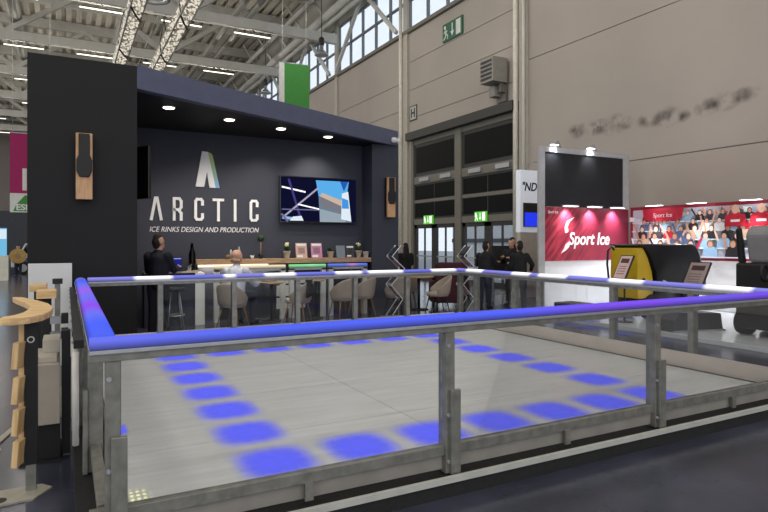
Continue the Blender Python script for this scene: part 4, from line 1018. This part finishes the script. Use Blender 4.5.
MB().prism([(-.5, .0), (.55, .0), (.5, .3), (-.35, .34), (-.48, .2)], -.15, .2).build('blade', mat('dark_grey_metal', (58, 60, 64), .5), pl, .01); MB().box(-.52, .56, -.19, -.15, 0, .03).build('cutting_edge', M_ALU, pl)
tub = tag(MB().box(9.2, 9.75, 8.7, 9.5, .08, .34).build('equipment_case', M_BLACK, None, .03), 'low black case on the platform before the white dado', 'case')

# white kiosk with lettering and blue screen
kk = thing('kiosk', 'white lit sign tower with dark letters and blue screen by the hall wall', 'kiosk', (11.6, 13.3, 0))
MB().box(0, .95, 0, .2, 1.9, 3.72).build('sign_board', mat('kiosk_white', (228, 232, 240), .4, emit=.25, erg=(225, 232, 245)), kk, .01)
MB().box(.02, .93, .02, .18, 0, 1.9).build('pedestal', mat('kiosk_beige', (198, 190, 180), .6), kk)
text_mesh('lettering', '"ND', .34, M_BLACK, kk, (.08, -.006, 3.12), FR, .25, .004, .55, bold=.006)
MB().box(.1, .95, -.04, 0, 2.06, 2.76).build('screen', M_GLOSSBLK, kk)
MB().box(.13, .92, -.045, -.04, 2.08, 2.48).build('picture', glow('kiosk_blue', (40, 60, 235), 1.0), kk); MB().box(.6, .9, -.05, -.045, 2.1, 2.28).build('picture_block', glow('kiosk_mint', (150, 200, 190), .8), kk)
MB().tube([(.2, .0, 3.72), (.2, -.15, 3.95), (.4, -.3, 3.92)], .015, 6).build('arm', M_ALU, kk)

# ------------------------------------------------------------------ far left glimpse
tag(MB().box(-9, 3, 40, 40.2, 0, 3.4).build('partition_wall', mat('dark_slate_wall', (66, 70, 80), .7)), 'long dark slate partition wall far behind the tower', 'partition')
lb = thing('light_counter', 'white counter with glowing blue picture panel at the far left', 'counter', (-2.55, 29.3, 0))
MB().box(-.6, .42, 0, .5, 0, 1.05).build('counter_body', mat('cream_counter', (226, 224, 210), .5), lb, .01)
MB().box(-.6, .35, .1, .3, 1.05, 2.2).build('picture_panel', glow('cyan_panel', (120, 195, 235), .9), lb); MB().box(-.6, .35, .09, .1, 1.75, 2.15).build('picture_sky', glow('cyan_sky', (215, 235, 245), 1.0), lb)
cr = thing('car', 'small white and blue car half hidden behind the charcoal tower', 'car', (-1.55, 34.5, 0))
MB().prism([(-.85, .35), (-.85, .85), (-.5, 1.0), (-.25, 1.55), (1.6, 1.6), (2.0, 1.0), (2.1, .4)], 0, 1.5).build('body', mat('car_white', (205, 212, 222), .3), cr, .05)
MB().prism([(-.4, 1.05), (-.2, 1.48), (.5, 1.5), (.5, 1.05)], -.01, 0).build('side_window', M_GLOSSBLK, cr); MB().prism([(-.8, .6), (.9, .6), (.9, .85), (-.8, .82)], -.012, 0).build('blue_stripe', mat('car_blue', (50, 80, 150), .4), cr)
for x in (-.35, 1.4): w_ = MB(); w_.tube([(x, -.05, .33), (x, .2, .33)], .33, 22); q = w_.build('wheel', mat('tyre', (26, 26, 28), .8), cr); MB().tube([(x, -.07, .33), (x, .21, .33)], .2, 14).build('rim', M_ALU, q)

# ------------------------------------------------------------------ people
def capsules(chains, name, m, parent, voxel):
    mb = MB()
    for ch in chains:
        for (p, r), (q, s) in zip(ch[:-1], ch[1:]):
            p, q = Vector(p), Vector(q); mb.tube([p, p.lerp(q, .5), q], [r, (r + s) / 2, s], 10)
        for (p, r) in ch: mb.ell(p, (r, r, r), 10, 7)
    o = mb.build(name, m, parent)
    rm_ = o.modifiers.new('remesh', 'REMESH'); rm_.mode = 'VOXEL'; rm_.voxel_size = voxel; rm_.use_smooth_shade = True
    s_ = o.modifiers.new('smooth', 'SMOOTH'); s_.iterations = 4; s_.factor = .5
    return o
SKIN = mat('skin', (206, 158, 134), .55, vary=.04, scale=20)
def person(label, loc, rz, top, bottom, hairc, scale=1.0, sit=False, lean=0.0, arms=None, head_turn=0.0, long_hair=False, voxel=.014, bald=False):
    o = thing('person', label, 'person', loc, rz); o.scale = (scale,) * 3
    # local: faces +y
    hz = .5 if sit else .95
    R = Matrix.Rotation(-lean, 4, 'X')
    def up(x, y, z): v = R @ Vector((x, y, z)); return (v.x, v.y, v.z + hz)
    pel, ab, chs, nk = up(0, 0, 0), up(0, -.01, .2), up(0, 0, .4), up(0, .0, .53)
    RT = Matrix.Rotation(head_turn, 4, 'Z')
    def hd(x, y, z): v = RT @ Vector((x, y, z)); b = up(0, .01, .56); return (b[0] + v.x, b[1] + v.y, b[2] + v.z)
    h0, h1, h2 = hd(0, .045, .06), hd(0, .02, .13), hd(0, -.005, .16)
    sh = [up(s * .175, 0, .44) for s in (-1, 1)]
    arms = arms or [((.04, .02, -.28), (.03, .1, -.25))] * 2
    body, shirt, trous, shoes = [], [], [], []
    body.append([(pel, .13), (ab, .12), (chs, .125), (nk, .055), (h0, .062), (h1, .088), (h2, .092)])
    body.append([(hd(0, .095, .085), .014), (hd(0, .118, .07), .014)])                    # nose
    for s in (-1, 1): body.append([(hd(s*.083, 0, .09), .018), (hd(s*.088, -.005, .115), .016)])   # ears
    shirt.append([(up(0, 0, -.02), .145), (ab, .14), (chs, .145), (up(0, 0, .47), .1), (up(0, .0, .51), .07)])
    shirt.append([(up(-.07, 0, .0), .11), (up(-.08, 0, .38), .11)]); shirt.append([(up(.07, 0, .0), .11), (up(.08, 0, .38), .11)])
    for i, s in enumerate((-1, 1)):
        a, f = arms[i]; S0 = Vector(sh[i]); E = S0 + Vector((a[0]*s, a[1], a[2])); W = E + Vector((f[0]*s, f[1], f[2]))
        dr = (W - E).normalized(); sd_ = dr.cross(Vector((0, 0, 1))); sd_ = sd_.normalized() if sd_.length > .1 else Vector((1, 0, 0)); dn = Vector((0, 0, -1))
        body.append([(S0, .06), (E, .045), (W, .03), (W + dr*.05, .034), (W + dr*.09, .032)])
        for k, (off, ln) in enumerate(((-.03, .07), (-.01, .08), (.01, .075), (.03, .06))):
            b0 = W + dr*.09 + sd_*off; k1 = b0 + dr*ln*.5; body.append([(b0, .011), (k1, .010), (k1 + (dr*.75 + dn*.6).normalized()*ln*.5, .009)])
        t0 = W + dr*.03 + sd_*(.035*s); body.append([(t0, .013), (t0 + (dr + sd_*s*.8).normalized()*.05, .011), (t0 + (dr + sd_*s*.3).normalized()*.085, .010)])
        shirt.append([(tuple(S0), .085), (tuple(E), .062), (tuple(W), .045)])
        if sit: hip, kn, an = (s*.1, .02, .5), (s*.13, .45, .5), (s*.13, .42, .09)
        else: hip, kn, an = (s*.09, 0, .93), (s*.1, .03, .5), (s*.11, 0, .09)
        toe = (an[0] + s*.015, an[1] + .15, .04)
        body.append([(hip, .095), (kn, .058), (an, .038), (toe, .03)])
        trous.append([(pel, .135), (hip, .115), (kn, .082), ((an[0], an[1], an[2] + .02), .066)])
        shoes.append([((an[0], an[1] - .03, .045), .048), ((an[0], an[1] + .03, .05), .05), (toe, .042)])
    capsules(body, 'body', SKIN, o, voxel)
    capsules(shirt, 'shirt' if top != 'jacket' else 'jacket', mat('cloth_%d_%d_%d' % top, top, .85, vary=.06, scale=12), o, voxel * 1.2)
    capsules(trous, 'trousers', mat('cloth_%d_%d_%d' % bottom, bottom, .85, vary=.06, scale=12), o, voxel * 1.2)
    capsules(shoes, 'shoes', mat('shoe_black', (24, 22, 22), .5), o, voxel)
    hc = mat('hair_%d_%d_%d' % hairc, hairc, .8, vary=.2, scale=40, bump=.2)
    if not bald:
        ch = [[(hd(0, -.03, .12), .085), (hd(0, -.01, .185), .082)], [(hd(0, -.035, .06), .062), (hd(0, -.03, .12), .08)], [(hd(0, .05, .195), .045), (hd(0, -.02, .2), .075)]]
        if long_hair: ch.append([(hd(0, -.04, .1), .09), (hd(0, -.07, -.05), .095), (hd(0, -.09, -.2), .08)])
    else:
        ch = [[(hd(-.06, -.03, .06), .04), (hd(0, -.065, .07), .045), (hd(.06, -.03, .06), .04)]]
    capsules(ch, 'hair', hc, o, .012)
    for s in (-1, 1):
        MB().ell(hd(s*.033, .093, .115), (.012, .008, .008), 8, 6).build('eye', mat('eye_dark', (30, 24, 22), .3), o)
    MB().ell(hd(0, .1, .035), (.026, .008, .007), 8, 6).build('mouth', mat('lips', (170, 100, 92), .5), o)
    return o
BK = (22, 22, 27)
person('man in dark jacket standing at the bar counter by the laptop', (1.38, 10.72, 0), math.radians(-35), (24, 25, 38), (30, 31, 42), (36, 30, 26), .99, arms=[((.06, .1, -.26), (-.08, .22, .02)), ((.05, .12, -.24), (-.06, .24, .04))], head_turn=math.radians(-30))
person('balding man in a white shirt seated on a beige chair', (2.84, 11.38, 0), math.radians(-42), (205, 210, 226), (52, 54, 70), (170, 140, 120), 1.13, sit=True, lean=.14, arms=[((.1, .14, -.24), (-.04, .24, .03)), ((.11, .16, -.22), (-.04, .22, .04))], bald=True, head_turn=math.radians(-10))
person('person with long dark hair and black jacket by the glass doors', (8.28, 14.2, 0), math.radians(-10), BK, BK, (20, 18, 18), .9, long_hair=True, arms=[((.06, .05, -.26), (-.1, .2, .02))]*2)
person('person in black seen from behind beside the maroon armchair', (8.95, 11.55, 0), math.radians(-60), BK, (44, 48, 66), (24, 20, 20), .93, lean=.12, arms=[((.08, .1, -.24), (-.05, .22, .05))]*2)
person('person in black standing turned to the others, right of the black cabinet', (10.02, 11.8, 0), math.radians(110), BK, (30, 32, 44), (28, 22, 20), .98, arms=[((.06, .08, -.25), (-.1, .2, .08)), ((.05, .1, -.25), (-.12, .18, .1))])
person('person in black with elbow out, next to the red and white stand', (9.4, 10.8, 0), math.radians(-20), BK, (36, 38, 50), (24, 20, 20), .93, arms=[((.04, .06, -.27), (-.05, .2, .06)), ((.16, .0, -.22), (.02, .14, -.14))])
pm = person('distant person in blue holding a round golden disc near the car', (-1.95, 32.2, 0), math.radians(180), (46, 60, 104), (44, 46, 66), (40, 32, 28), .84, arms=[((.08, .1, -.22), (-.02, .2, .06))]*2, voxel=.02)
dsc = thing('round_disc', 'round golden wooden disc held by the distant person', 'disc', (-1.93, 31.82, .98))
mb = MB(); mb.tube([(0, -.03, 0), (0, .03, 0)], .34, 24); mb.build('disc', mat('golden_wood', (196, 156, 84), .5, vary=.15, scale=8), dsc, .01); mb = MB(); mb.tube([(0, -.05, 0), (0, -.03, 0)], .12, 18); mb.build('boss', M_OAK, dsc)
